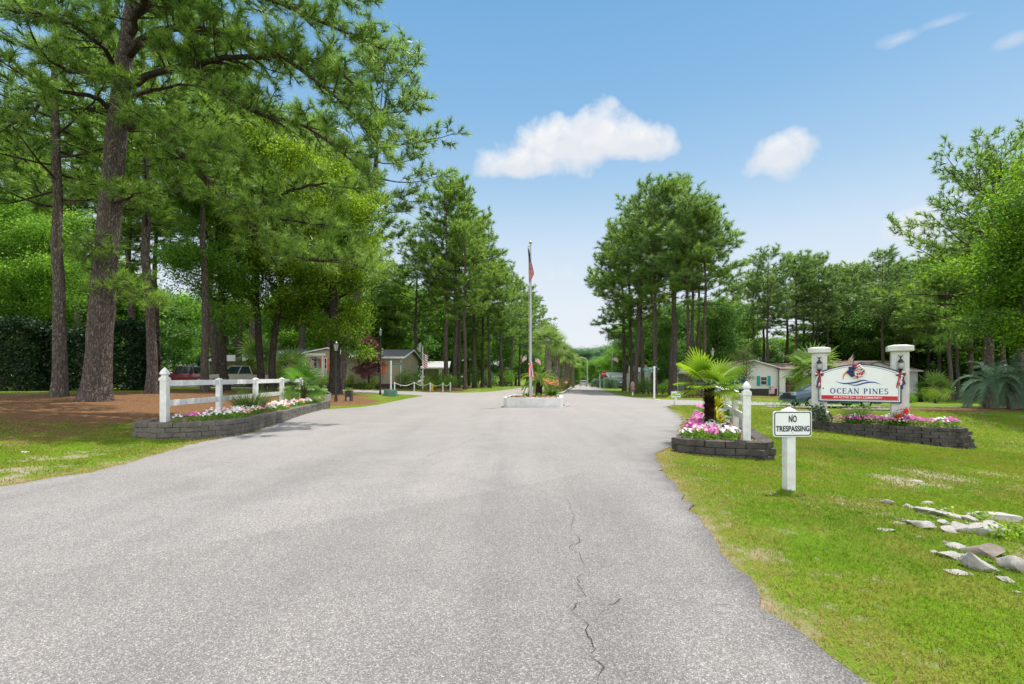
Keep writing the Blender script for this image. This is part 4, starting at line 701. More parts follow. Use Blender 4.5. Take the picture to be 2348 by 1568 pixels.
def serif(letters, size, gap, mat, parent, y, zc):
    """capitals with thick stems, thin joins and short serifs"""
    T, t, s, m = .17,.075,.05,MB(); x = 0; W_ = {'O':.86,'C':.78,'E':.62,'A':.80,'N':.80,'P':.62,'I':.34,'S':.58,' ':.38}; tot = sum(W_[c] for c in letters)+gap*(len(letters)-1); x = -tot/2
    def st(x0,z0,x1,z1,w):
        dx,dz = x1-x0,z1-z0; l = math.hypot(dx,dz); nx,nz = -dz/l*w/2,dx/l*w/2; P = [(x0+nx,z0+nz),(x1+nx,z1+nz),(x1-nx,z1-nz),(x0-nx,z0-nz)]; m.prism([(a*size,zc+b*size) for a,b in P],y-.004,y,0,'xz')
    def sf(xc,z): st(xc-.15,z,xc+.15,z,s)
    def arc(cx,cz,rx,rz,a0,a1,hv,n=18):
        o,i = [],[]
        for k in range(n+1): a = a0+(a1-a0)*k/n; w = T*abs(math.cos(a))+t*abs(math.sin(a)) if hv else T*.8; o.append((cx+rx*math.cos(a),cz+rz*math.sin(a))); i.append((cx+(rx-w)*math.cos(a),cz+(rz-w*.8)*math.sin(a)))
        m.prism([(a*size,zc+b*size) for a,b in o+i[::-1]],y-.004,y,0,'xz') if abs(a1-a0) < 6 else [m.prism([(a*size,zc+b*size) for a,b in (o[k],o[k+1],i[k+1],i[k])],y-.004,y,0,'xz') for k in range(n)]
    for c in letters:
        w = W_[c]; l,r_ = x+.12,x+w-.12
        if c == 'O': arc(x+w/2,0,w/2,.53,0,2*PI,True)
        if c == 'C': arc(x+w/2+.04,0,w/2,.53,R(42),R(318),True); st(x+w-.05,.22,x+w-.05,.44,s)
        if c == 'E': st(l,-.5,l,.5,T); [st(x,z,x+w-(.1 if z == 0 else 0),z,t) for z in (-.47,.03,.47)]; st(x+w-.03,-.47,x+w-.03,-.28,s); st(x+w-.06,.47,x+w-.06,.3,s)
        if c == 'A': st(x+.08,-.5,x+w/2,.52,t); st(x+w-.1,-.5,x+w/2-.02,.52,T); st(x+.2,-.14,x+w-.2,-.14,t); sf(x+.08,-.48); sf(x+w-.1,-.48)
        if c == 'N': st(l,-.5,l,.5,t); st(r_,-.5,r_,.5,t); st(l-.02,.48,r_+.02,-.5,T); sf(l,-.48); sf(r_,.48); sf(l-.05,.48)
        if c == 'P': st(l,-.5,l,.5,T); arc(l+.08,.22,.40,.29,-PI/2,PI/2,True); sf(l,-.48); st(x,.48,l+.1,.48,s)
        if c == 'I': st(x+w/2,-.5,x+w/2,.5,T); sf(x+w/2,.48); sf(x+w/2,-.48)
        if c == 'S': arc(x+w/2,.25,.27,.28,R(20),R(265),False); arc(x+w/2,-.24,.29,.29,R(-160),R(95),False)
        x += w+gap
    return m.build('lettering',mat,parent)
serif('OCEAN PINES',.165,.16,bluep,pn,-.286,1.135)
def swoosh(pts, w, mat, name):
    P = smooth_poly(np.array(pts,float),24); t = nrm(np.gradient(P,axis=0)); nn = np.c_[-t[:,1],t[:,0]]; k = np.sin(np.linspace(0,PI,24))**.8*w+.001; a = P+nn*k[:,None]; b = P-nn*k[:,None]; m = MB(); y = -.286
    vs = [(p[0],y,p[1]) for p in a]+[(p[0],y,p[1]) for p in b]+[(p[0],y-.003,p[1]) for p in a]+[(p[0],y-.003,p[1]) for p in b]; n = 24; m.add(vs,[[2*n+i,2*n+i+1,3*n+i+1,3*n+i] for i in range(n-1)]+[[i,i+1,2*n+i+1,2*n+i] for i in range(n-1)]+[[n+i,n+i+1,3*n+i+1,3*n+i] for i in range(n-1)]); return m.build(name,mat,pn)
swoosh([(-.60,1.43),(-.36,1.365),(-.10,1.395),(.12,1.465),(.26,1.44)],.024,bluep,'wave_emblem'); swoosh([(-.26,1.345),(-.06,1.315),(.16,1.385),(.36,1.41),(.56,1.345)],.022,bluep,'wave_emblem'); swoosh([(-.39,1.46),(-.375,1.60),(-.28,1.73),(-.16,1.775),(-.04,1.77),(.02,1.70)],.03,orangep,'sun_emblem')
wr = thing('wreath','red white and blue wreath hung on the white welcome sign','wreath',(sc[0],sc[1],-.12),sang); rb = np.random.default_rng(8); m = MB()
for k in range(110):
    a = rb.uniform(0,2*PI); rr = .155+rb.normal(0,.03); bl = 1.9 < a < 4.3; m.ball((-.05+rr*math.cos(a),-.315+rb.normal(0,.014),1.74+rr*math.sin(a)),.034,6,2 if bl else (0 if k%5 < 3 else 1),(1,.8,.9))
m.build('ribbon_ring',[flagr,flagw,flagb],wr,smooth=60); m = MB(); th = np.linspace(0,2*PI,25); m.tube([(-.05+.155*math.cos(a),-.305,1.74+.155*math.sin(a)) for a in th],.02,6); m.build('wire_ring',flagr,wr)
# ------------------------------------------------------------------ roundabout planter and flagpole
PX, PY = .90, 22.65; pl = thing('planter','low white walled planter around the flagpole in the road','planter',(PX,PY,0),R(-8)); half = [(-1.36,.32),(-1.15,.14),(-.6,.02),(0,-.02),(.6,0),(1.15,.08),(1.36,.2),(1.42,.55),(1.36,3.6),(1.1,4.5),(.5,4.9),(-.5,4.9),(-1.1,4.5),(-1.38,3.6),(-1.42,.7)]
m = MB(); ring(m,csmooth(half,1),.17,-.1,.47); m.build('wall',stucco,pl,bevel=.012); soil(inset(half,.15),.44,pebb,pl,.03,4)
m = MB(); rb = np.random.default_rng(12)
for k in range(260):
    p = (rb.uniform(-1.2,1.2),rb.uniform(.15,2.6)); m.ball((p[0],p[1],.455+rb.uniform(0,.03)),rb.uniform(.025,.06),6,0,(1,rb.uniform(.7,1),.7))
o = m.build('pebbles',pebb,pl,smooth=60); o['kind'] = 'stuff'
for k,(xx,yy,ss) in enumerate(((2.92,23.7,.12),(2.98,23.3,.085),(2.82,22.9,.10),(2.72,22.5,.06))):
    bm = bmesh.new(); bmesh.ops.create_icosphere(bm,subdivisions=2,radius=ss)
    for v in bm.verts: v.co = v.co*(1+.25*math.sin(v.co.x*40+k)+.1*math.sin(v.co.y*70)); v.co.z *= .75
    me = D.meshes.new('broken_stone'); bm.to_mesh(me); bm.free(); me.materials.append(rockm); o = D.objects.new('broken_stone',me); COL.objects.link(o); o.location = (xx-.25,yy,.022+ss*.5); tag(o,('largest pale broken stone beside the white planter','small pale broken stone beside the white planter','pale broken stone nearest the planter front','smallest pale stone chip by the planter')[k],'stone','broken stones by the planter')
def us_flag(root, name, x0, z0, wid, hgt, wave, ph=0, y0=0, sgn=1, droop=0.):
    nx,nz = 14,13; V = [(x0+sgn*wid*i/nx*(1-.35*droop),y0+wave*math.sin(i/nx*7+ph)*(.3+i/nx)+.3*wave*math.sin(j*.6+ph),z0-hgt*j/nz-droop*wid*(i/nx)**1.3) for j in range(nz+1) for i in range(nx+1)]; m = MB()
    for j in range(nz):
        for i in range(nx):
            b = i < 6 and j < 7; a = j*(nx+1)+i; m.f.append([a,a+1,a+nx+2,a+nx+1]); m.m.append(2 if b and not (i%2 == 1 and j%2 == 1) else (1 if b else (0 if j%2 == 0 else 1)))
    m.v = V; return m.build(name,[flagr,flagw,flagb],root,smooth=80)
fx,fy,_ = GP(1216,24.2); fp = thing('flagpole','tall silver flagpole rising from the white planter','flagpole',(fx,fy,.44)); FH = (HZ-560)/FP*24.2+CH-.44
MB().tube([(0,0,-.2),(0,0,FH*.5),(0,0,FH)],[.075,.065,.04],14,cap=True).build('pole',alu,fp,smooth=50); MB().lathe([(.10,0),(.11,.03),(.085,.07),(.06,.09)],14,(0,0,-.02)).build('base_collar',alu,fp,smooth=40); MB().ball((0,0,FH+.08),.075,12).build('ball_finial',goldm,fp,smooth=60); m = MB(); m.tube([(0,0,FH-.1),(-.11,-.02,FH-.12)],.02,6); m.ball((-.11,-.02,FH-.12),.035,8); m.build('pulley',alu,fp,smooth=60)
MB().tube([(-.10,-.03,FH-.15),(-.09,-.05,FH*.5),(-.07,-.07,1.2)],.006,5).build('halyard',rope,fp)
fl = thing('limp_flag','large limp national flag hanging against the tall flagpole','flag',(fx,fy,.44)); V = []; m = MB(); nx,nz = 26,28; zt = FH-.22; hh = (640-570)/FP*24.2+.15
for j in range(nz+1):
    t = j/nz; wv = np.interp(t,[0,.12,.35,.5,.8,1],[.05,.10,.14,.19,.25,.05]); x0 = np.interp(t,[0,1],[-.15,-.06])
    for i in range(nx+1): s = i/nx; V.append((x0+wv*s+.02*math.sin(t*5+s*3),-.09+.07*math.sin(s*16+t*2)*min(1,t*4)*(1-.5*t),zt-hh*t-.08*math.sin(s*6)*t))
for j in range(nz):
    for i in range(nx):
        t = j/nz; a = j*(nx+1)+i; m.f.append([a,a+1,a+nx+2,a+nx+1]); blue = t < .36+.06*math.sin(i*1.3); st = (i//2+j//7)%3; m.m.append((2 if (i*3+j*5)%11 else 1) if blue else (0 if st else 1))
m.v = V; m.build('cloth',[flagr,flagw,flagb],fl,smooth=80)
for k,(dx,z0,w_,h_,sg,lb) in enumerate(((.10,2.45,.36,.24,1,'small flag sticking out to the right of the tall flagpole'),(-.06,2.55,.30,.22,-1,'small flag sticking out to the left of the tall flagpole'))):
    f2 = thing('stick_flag',lb,'flag',(fx,fy,.0),R(-20 if k else 15),'little flags strapped to the flagpole'); us_flag(f2,'cloth',dx+sg*.12,z0,w_,h_,.03,k,-.08,sg,.55); MB().tube([(sg*.03,-.07,z0-.45),(sg*.23,-.08,z0+.08)],.008,5).build('stick',woodd,f2)
bt = thing('ribbon_bow','striped ribbon bow tied round the tall flagpole','bow',(fx,fy,0)); m = MB()
for k in range(6): a = k*1.05; m.ball((math.cos(a)*.08,-.09,2.1+math.sin(a)*.06),.045,7,k%2,(1,.6,.8))
for k in range(5):
    x0 = -.06+.035*k; vs = []
    for i in range(6): t = i/5; vs += [(x0-.02+.05*t*(k-1.5),-.09-.02*math.sin(t*5+k),2.08-.62*t),(x0+.02+.05*t*(k-1.5),-.10,2.08-.62*t)]
    m.add(vs,[[2*i,2*i+1,2*i+3,2*i+2] for i in range(5)],k%2)
m.build('loops',[flagr,flagw],bt,smooth=60)
# ------------------------------------------------------------------ lamps, street signs, posts
def lamp_post(label, loc, H, arm=False):
    root = thing('lamp_post',label,'lamp post',loc,0,'black lamp posts'); MB().lathe([(.085,-.3),(.085,.22),(.055,.3),(.048,H*.9),(.045,H)],12).build('post',blackp,root,smooth=40); hd = MB(); hd.lathe([(.04,H),(.09,H+.03),(.10,H+.05),(.05,H+.05)],8); hd.lathe([(.17,H+.43),(.13,H+.50),(.05,H+.56),(.018,H+.60),(.012,H+.66)],8); hd.lathe([(.175,H+.415),(.175,H+.435),(.02,H+.435)],8)
    for k in range(4): a = PI/4+k*PI/2; hd.tube([(.085*math.cos(a),.085*math.sin(a),H+.05),(.15*math.cos(a),.15*math.sin(a),H+.42)],.01,4)
    h = hd.build('lantern',blackp,root,smooth=30); MB().lathe([(.072,H+.055),(.135,H+.41)],8,(0,0,0)).build('glass',lens,h); return root
x,y,z = GP(770,26.3); lamp_post('black lamp post on the mulch in front of the leaning trunk',(x,y,z),2.7)
x,y,z = GP(871.5,35.6); lamp_post('tall black lamp post beside the green utility box',(x,y,z),4.3)
x,y,z = GP(1633,34.); lamp_post('black lantern lamp post among the pines past the fan palm',(x,y,z),3.0)
o = MB(); x,y,z = GP(766,26.5); jb = thing('junction_box','small grey electrical box at the foot of the lamp post','box',(x-.35,y,z)); o.box(0,0,.2,.28,.2,.34); o.build('case',alu,jb,bevel=.01); MB().box(-.02,-.105,.2,.22,.01,.27).build('cover',steel,jb,bevel=.003)
def street_sign(label, loc, rz, H, blades_):
    root = thing('street_sign',label,'street sign',loc,rz); MB().box(0,0,H/2-.15,.10,.10,H+.3).build('post',white,root,bevel=.006); MB().box(0,0,H+.03,.12,.12,.07,0,0,.5).build('post_cap',white,root,bevel=.004)
    for xx,zz,ln,a in blades_:
        m = MB(); m.box(math.cos(a)*xx,math.sin(a)*xx,zz,ln,.012,.16,a); b = m.build('sign_blade',signg,root,bevel=.003); m = MB(); m.box(math.cos(a)*xx+math.sin(a)*.008,math.sin(a)*xx-math.cos(a)*.008,zz,ln*.72,.004,.055,a); m.build('faded_print',M('pale_green',(.28,.48,.40),.5,.3,12),b)
    return root
x,y,z = GP(896,34.5); street_sign('green street sign on a white post beside the utility box',(x,y,z),0,2.45,[(.42,2.3,.66,0)])
x,y,z = GP(1499.5,30.2); street_sign('white post with two green street blades on the right corner',(x,y,z),0,2.05,[(-.40,1.9,.70,R(8)),(.28,2.08,.5,R(55))])
x,y,z = GP(800,27.2); wp = thing('wooden_post','short weathered wooden post with plants growing on top','post',(x,y,z)); MB().box(0,0,.27,.36,.34,.66).build('timber',woodd,wp,bevel=.02); m = MB(); m.box(0,-.175,.13,.16,.01,.22); m.build('pale_marks',conc,wp); leaves('sprout',np.random.default_rng(3).normal(0,.1,(160,3))*np.array((1,1,.5))+np.array((0,0,.65)),.07,np.random.default_rng(3),leafm,wp)
x,y,z = GP(895,34.); gb = thing('utility_box','green ribbed utility box on the grass by the street sign','utility box',(x,y,z)); MB().box(0,0,.22,.92,.75,.5,0,0,.82).build('case',gbox,gb,bevel=.03); m = MB()
for k in range(5): m.box(.12,-.40+k*.013,.08+.08*k,.5,.03,.03)
m.build('louvres',M('pale_green_louvre',(.30,.48,.40),.5,.1),gb,bevel=.004); MB().box(0,0,.02,1.0,.82,.10).build('base_pad',gbox,gb,bevel=.01)
# rope fence, hydrant, egret, flagpole at the left house corner
fpts = [(904.5,41.2),(949,41.6),(984,42.2),(1013,43.2),(1030,44.4)]; rf = thing('rope_fence','low white posts joined by drooping white rope along the kerb','fence',(0,0,0)); pw = [np.array(GP(u,d)) for u,d in fpts]
fpts = [(904.3,41.9),(949.5,43.6),(986,43.9),(1015.,44.3),(1032,45.6)]; pw = [np.array((X(u,d),d,G(X(u,d),d))) for u,d in fpts]
for p in pw: MB().tube([p+UP*-.1,p+UP*.84],.055,8).build('post',white,rf,smooth=50); 
for a,b in zip(pw[:-1],pw[1:]): MB().tube([a*(1-t)+b*t+UP*(.78-.26*math.sin(PI*t)) for t in np.linspace(0,1,9)],.028,6).build('rope',rope,rf,smooth=60)
x,y,z = GP(990,44.8); hy = thing('fire_hydrant','yellow fire hydrant behind the drooping rope','hydrant',(x,y,z)); MB().lathe([(.16,0),(.16,.05),(.12,.06),(.115,.45),(.15,.47),(.15,.51),(.125,.55),(.09,.62),(.03,.66),(.03,.71)],12).build('barrel',yel,hy,smooth=40); m = MB(); m.tube([(-.2,0,.38),(.2,0,.38)],.055,8); m.tube([(0,0,.36),(0,-.2,.36)],.07,8); m.build('outlet_caps',yel,hy,smooth=40)
x,y,z = GP(962,46.3); eg = thing('egret_statue','white wading bird statue in front of the round bushes','statue',(x,y,z)); m = MB(); m.tube([(-.28,0,.62),(-.1,0,.72),(.1,0,.78),(.2,0,.82),(.16,0,.98),(.10,0,1.08),(.16,0,1.18),(.24,0,1.2)],[.03,.12,.14,.07,.045,.04,.05,.035],8); m.tube([(.24,0,1.2),(.44,0,1.16)],[.025,.004],6); m.build('body',trimw,eg,smooth=60); m = MB(); m.tube([(0,.05,.68),(.02,.05,.3),(0,.05,0)],.018,5); m.tube([(.03,-.05,.68),(.06,-.05,.32),(.02,-.05,0)],.018,5); m.build('legs',woodd,eg)
x,y,z = GP(969,46.2); fp2 = thing('flagpole','white yard flagpole by the olive house corner','flagpole',(x,y,z)); h2 = CH-(795-HZ)/FP*46.2-z; MB().tube([(0,0,-.1),(0,0,h2)],[.045,.03],10).build('pole',white,fp2,smooth=50); MB().ball((0,0,h2+.04),.06,8).build('ball_finial',goldm,fp2,smooth=60)
f3 = thing('yard_flag','striped flag drooping from the white yard flagpole','flag',(x,y,z)); us_flag(f3,'cloth',.04,h2-.55,.5,1.35,.05,1,-.03,1,.5)
# fire-red octagonal sign, street lamp, wrapped post far down the right side
x,y,z = GP(1384,76); ss = thing('stop_sign','red octagonal sign on a post down the right side of the road','sign',(x,y,z)); MB().box(0,0,1.1,.09,.06,2.4).build('post',alu,ss); o8 = [(.42*math.cos(PI/8+k*PI/4),2.3+.42*math.sin(PI/8+k*PI/4)) for k in range(8)]; pn8 = MB().prism(o8,-.06,-.035,0,'xz').build('octagon',redp,ss); put_text('STOP',.27,signw,pn8,(0,-.064,2.3),1.,.002,1.,fit=.62,bold=.02)
x,y,z = GP(1375,77); ms = thing('white_stake','slim white marker stake left of the red octagonal sign','stake',(x,y,z)); MB().tube([(0,0,-.1),(0,0,2.4)],.06,8).build('pole',white,ms,smooth=50); MB().box(.2,0,2.5,.5,.04,.2).build('sign_blade',signg,ms)
x,y,z = GP(1346,128.); sl = thing('street_lamp','tall grey street lamp with a curved arm far down the road','street lamp',(x,y,z)); MB().tube([(0,0,-.2),(0,0,7.0),(-.35,0,7.35),(-1.2,0,7.7),(-2.0,0,7.8)],[.13,.10,.08,.06,.05],8).build('pole',alu,sl,smooth=60); MB().box(-2.2,0,7.8,.75,.26,.13).build('lamp_head',steel,sl,bevel=.03)
x,y,z = GP(1450.,39.5); pk = thing('wrapped_post','short post wrapped in pink banner on the grass by the road','post',(x,y,z)); MB().tube([(0,0,-.1),(0,0,.35)],.07,8).build('post',white,pk,smooth=50); m = MB(); m.lathe([(.13,.3),(.17,.5),(.16,.95),(.10,1.1),(.02,1.15)],10); m.build('banner',M('faded_pink',(.55,.30,.29),.8,.4,6),pk,smooth=50)
x,y,z = GP(1449,58.); bn = thing('garden_banner','pale blue upright banner among the right pine trunks','banner',(x,y,z)); MB().tube([(-.42,0,0),(-.42,0,3.1)],.03,6).build('pole',alu,bn); MB().box(0,0,2.0,.8,.03,2.0).build('cloth',M('pale_blue_cloth',(.42,.56,.66),.8,.5,3,col2=(.75,.78,.78)),bn)
# ------------------------------------------------------------------ houses
def hv(u, v, d, o): p = W(u,v,d); return p.x-o[0], p.z-o[2]
def roof_slab(root, pts, mat, th=.10, name='roof'):
    m = MB(); m.add([(*p[:2],p[2]) for p in pts]+[(p[0],p[1],p[2]-th) for p in pts],[[0,1,2,3],[7,6,5,4],[0,4,5,1],[1,5,6,2],[2,6,7,3],[3,7,4,0]]); return m.build(name,mat,root)
def window(root, x, z, w_, h_, y=-.03, sh=None, shw=.32, mull=True, panes=1):
    f = MB(); frame_ring(f,[(x-w_/2,z-h_/2),(x+w_/2,z-h_/2),(x+w_/2,z+h_/2),(x-w_/2,z+h_/2)],[(x-w_/2+.07,z-h_/2+.07),(x+w_/2-.07,z-h_/2+.07),(x+w_/2-.07,z+h_/2-.07),(x-w_/2+.07,z+h_/2-.07)],y-.05,y+.02)
    if mull: f.box(x,y-.025,z,w_-.14,.03,.05)
    for k in range(1,panes): f.box(x-w_/2+w_*k/panes,y-.025,z,.045,.03,h_-.14)
    fo = f.build('window_frame',trimw,root); MB().box(x,y-.006,z,w_-.1,.012,h_-.1).build('pane',glassd,fo)
    if sh:
        for sg in (-1,1): MB().box(x+sg*(w_/2+shw/2+.02),y-.02,z,shw,.045,h_+.12).build('shutter',sh,root,bevel=.006)
HO = np.array((X(921.5,47),47,G(X(921.5,47),47))); rzH = R(0); h1 = thing('olive_house','olive tan bungalow with orange shutters and grey shingle roof','house',tuple(HO),rzH)
u2x = lambda u: X(u,47)-HO[0]; v2z = lambda v: CH-(v-HZ)/FP*47-HO[2]
EV = v2z(818); RG = CH-(804-HZ)/FP*51-HO[2]; xl = u2x(585); xr = 0.; xr2 = X(969,55)-HO[0]
m = MB(); m.box((xl+xr)/2,4,EV/2-.2,xr-xl,8,EV+.4); m.prism([(0.,EV),(4.,RG-.08),(8.,EV)],xl,xr,0,'yz'); m.build('wall',tansid,h1); MB().box((xl+xr)/2,4,.1,xr-xl+.06,8.06,.62).build('skirting',M('dark_skirting',(.07,.068,.07),.9,.2),h1)
ro = roof_slab(h1,[(xl-.3,-.35,EV-.02),(xr+.35,-.35,EV-.02),(xr+.35,4,RG+.12),(xl-.3,4,RG+.12)],shing); roof_slab(h1,[(xl-.3,4,RG+.12),(xr+.35,4,RG+.12),(xr+.35,8.35,EV-.02),(xl-.3,8.35,EV-.02)],shing)
m = MB(); m.box((xl+xr)/2,-.37,EV-.08,xr-xl+.7,.05,.19); m.tube([(xr+.36,-.37,EV-.06),(xr+.36,4,RG+.06)],.07,4); m.tube([(xr+.36,4,RG+.06),(xr+.36,8.37,EV-.06)],.07,4); m.build('fascia',trimw,h1); m = MB(); m.lathe([(.14,RG-.1),(.14,RG+.62),(.2,RG+.62),(.2,RG+.72),(.02,RG+.78)],10,(u2x(921)+.9,4.4,0)); m.build('vent_stack',alu,h1)
m = MB(); m.tube([(xr+.03,-.02,EV-.12),(xr-.1,-.08,EV-.4),(xr-.14,-.08,.1)],.055,6); m.build('downspout',trimw,h1,smooth=40)
ym = 4.3; m = MB(); m.prism([(ym,1.95),(ym+.22,2.4),(ym,2.85),(ym-.22,2.4)],xr,xr+.04,0,'yz'); m.build('diamond_ornament',oshut,h1)
# front cross gable with bay window and porch
gxl,gxr,gpk = u2x(655),u2x(800),u2x(757); gz_ = v2z(799); m = MB(); m.prism([(gxl,EV-.2),(gxr,EV-.2),(gxr,EV-.05),(gpk,gz_-.1),(gxl,EV-.05)],-.62,.6,0,'xz'); m.build('gable_wall',tansid,h1)
m = MB(); m.tube([(gxl-.3,-.75,EV-.1),(gpk,-.75,gz_+.02)],.08,4); m.tube([(gpk,-.75,gz_+.02),(gxr+.3,-.75,EV-.1)],.08,4); m.build('gable_trim',trimw,h1); roof_slab(h1,[(gxl-.3,-.75,EV-.08),(gpk,-.75,gz_+.05),(gpk,4,RG+.15),(gxl-.3,4,EV+.1)],shing); roof_slab(h1,[(gpk,-.75,gz_+.05),(gxr+.3,-.75,EV-.08),(gxr+.3,4,EV+.1),(gpk,4,RG+.15)],shing)
bx = (u2x(684)+u2x(739))/2; bw_ = u2x(739)-u2x(684); zt,zb = v2z(822),v2z(848); by = MB(); by.prism([(bx-bw_/2,0),(bx+bw_/2,0),(bx+bw_/2-.5,-.7),(bx-bw_/2+.5,-.7)],zb-.35,zt+.02,0,'xy'); bo = by.build('bay_window',trimw,h1)
for k in range(3): xx = bx+(k-1)*.62; m = MB(); m.box(xx,-.712,(zt+zb)/2,.5,.02,zt-zb-.1); m.build('pane',glassd,bo); m = MB(); m.box(xx,-.726,(zt+zb)/2,.03,.014,zt-zb-.1); m.box(xx,-.726,(zt+zb)/2+.2,.5,.014,.03); m.box(xx,-.726,(zt+zb)/2-.25,.5,.014,.03); m.build('muntins',trimw,bo)
m = MB(); m.prism([(bx-bw_/2-.15,0),(bx+bw_/2+.15,0),(bx+bw_/2-.45,-.9),(bx-bw_/2+.45,-.9)],zt+.03,zt+.10,0,'xy'); m.prism([(bx-bw_/2,0),(bx+bw_/2,0),(bx+bw_/2-.9,-.4),(bx-bw_/2+.9,-.4)],zt+.10,zt+.34,0,'xy'); m.build('bay_roof',shing,h1)
for u0,u1,v0,v1 in ((639,647,831,852),(673,681,820,848),(741,748.5,820,850),(756,763,822,850),(875,883,828,856)): MB().box((u2x(u0)+u2x(u1))/2,-.03-(.62 if 655 < u0 < 800 else 0),(v2z(v0)+v2z(v1))/2,u2x(u1)-u2x(u0),.05,v2z(v0)-v2z(v1)).build('shutter',oshut,h1,bevel=.008)
window(h1,u2x(752.3),v2z(835),.30,1.2,-.64); window(h1,u2x(792),v2z(820),.75,.38,-.03,None,.3,False,2); window(h1,u2x(869.5),v2z(842),.5,1.2); window(h1,u2x(655.5),v2z(841),.7,1.0)
m = MB(); m.box(u2x(718),-1.7,(v2z(814)+.1)/2,.13,.13,v2z(814)); m.box(u2x(738),-1.7,v2z(815),1.9,.16,.2); m.box(u2x(755),-1.7,(v2z(814))/2,.11,.11,v2z(814)); m.build('porch_post',trimw,h1,bevel=.01); m = MB(); x0,x1 = u2x(736),u2x(766); zt2,zb2 = v2z(846),v2z(862); m.box((x0+x1)/2,-2.,zt2,x1-x0,.07,.07); m.box((x0+x1)/2,-2.,zb2,x1-x0,.06,.06)
for k in range(13): m.box(x0+(x1-x0)*k/12,-2.,(zt2+zb2)/2,.035,.035,zt2-zb2)
m.build('railing',trimw,h1); MB().box(u2x(740),-1.,.12,3.4,2.1,.35).build('porch_floor',conc,h1)
x,y,z = GP(708,44.4); f4 = thing('porch_flag','small striped flag in front of the bay window','flag',(x,y,z)); us_flag(f4,'cloth',.0,CH-(817-HZ)/FP*44.4-z,.62,.85,.05,2,0,1,.8); MB().tube([(0,0,0),(0,0,CH-(814-HZ)/FP*44.4-z)],.025,6).build('stick',white,f4)
# pale house behind the left trees
x0,x1,d = X(485,62),X(590,62),62; g0 = G((x0+x1)/2,d); h5 = thing('tan_house','tan house with a carport half hidden behind the pickup trucks','house',((x0+x1)/2,d,g0)); w5 = x1-x0; MB().box(.6,3.4,1.4,w5-1.6,6,3.2).build('wall',tansid,h5); m = MB()
for k in (-1,-.55): m.box(k*w5/2,-.6,1.45,.2,.2,3.1)
m.build('carport_post',trimw,h5); roof_slab(h5,[(-w5/2-.6,-1.,2.95),(w5/2+.4,-1.,2.95),(w5/2+.4,3,3.9),(-w5/2-.6,3,3.9)],shing); roof_slab(h5,[(-w5/2-.6,3,3.9),(w5/2+.4,3,3.9),(w5/2+.4,7,2.95),(-w5/2-.6,7,2.95)],shing); window(h5,.8,1.6,.9,1.1,.36)
x0,x1,d = X(963,68),X(1030,68),68; g0 = G((x0+x1)/2,d); h6 = thing('pale_carport','pale low roofed carport past the olive house','carport',((x0+x1)/2,d,g0)); w6 = x1-x0; roof_slab(h6,[(-w6/2,-.2,2.55),(w6/2,-.2,2.55),(w6/2-.3,4,3.6),(-w6/2+.3,4,3.6)],wshing); m = MB(); m.box(0,-.22,2.5,w6,.06,.2); m.build('fascia',trimw,h6); m = MB()
for k in (-.4,.16,.22,.46): m.box(k*w6,0,1.2,.14,.14,2.6)
m.build('carport_post',trimw,h6); MB().box(-.5,3.6,1.2,w6-1,.2,2.6).build('wall',tansid,h6)
# white house with teal shutters and an open garage
d = 55; HO2 = np.array((X(1725,d),d,G(X(1725,d),d))); zz = lambda v: CH-(v-HZ)/FP*d-HO2[2]; xx_ = lambda u: X(u,d)-HO2[0]
h2_ = thing('white_house','white bungalow with teal shutters and an open garage','house',tuple(HO2)); a,b = xx_(1671),xx_(1781); ez = zz(842); pk = zz(827); pc = (a+b)/2-.1; zb = zz(907); sk = zz(891)
m = MB(); m.prism([(a,sk),(b,sk),(b,ez),(pc,pk),(a,ez)],0,13,0,'xz'); m.build('wall',whsid,h2_); MB().box((a+b)/2,6.5,(sk+zb)/2-.15,b-a+.04,13.06,sk-zb+.3).build('brick_skirting',dkbrick,h2_)
roof_slab(h2_,[(a-.3,-.3,ez-.02),(pc,-.3,pk+.12),(pc,13,pk+.12),(a-.3,13,ez-.02)],brshing); roof_slab(h2_,[(pc,-.3,pk+.12),(b+.3,-.3,ez-.05),(b+.3,13,ez-.05),(pc,13,pk+.12)],brshing); m = MB(); m.tube([(a-.32,-.32,ez-.08),(pc,-.32,pk+.06)],.08,4); m.tube([(pc,-.32,pk+.06),(b+.32,-.32,ez-.1)],.08,4); m.build('fascia',trimw,h2_)
window(h2_,xx_(1750),zz(873),xx_(1757)-xx_(1743)+.1,1.0,-.03,teal,.36); window(h2_,xx_(1690),zz(873),.7,1.0,-.03,teal,.36); m = MB(); m.tube([(b+.02,-.1,ez-.1),(b,-.12,zb+.15),(b-.15,-.3,zb+.05)],.06,6); m.build('downspout',trimw,h2_,smooth=40)
gx0,gx1 = xx_(1782),xx_(1866); o0,o1 = xx_(1793),xx_(1832); gt = zz(864); ge = zz(846); gy = -.35; m = MB(); m.box((gx0+o0)/2,gy,(ge+zb)/2,o0-gx0,.15,ge-zb); m.box((o1+gx1)/2,gy,(ge+zb)/2,gx1-o1,.15,ge-zb); m.box((o0+o1)/2,gy,(ge+gt)/2,o1-o0,.15,ge-gt); m.box(gx1,3,(ge+zb)/2,.12,6.6,ge-zb); m.box((gx0+gx1)/2,6.4,(ge+zb)/2,gx1-gx0,.12,ge-zb); m.build('garage_wall',whsid,h2_)
m = MB(); m.box(o0+.04,gy-.09,(gt+zb)/2,.12,.05,gt-zb); m.box(o1-.04,gy-.09,(gt+zb)/2,.12,.05,gt-zb); m.box((o0+o1)/2,gy-.09,gt,o1-o0+.2,.05,.14); m.build('garage_door_frame',trimw,h2_); MB().box((o0+o1)/2,3,zb+.02,o1-o0+.6,6.4,.1).build('garage_floor',conc,h2_)
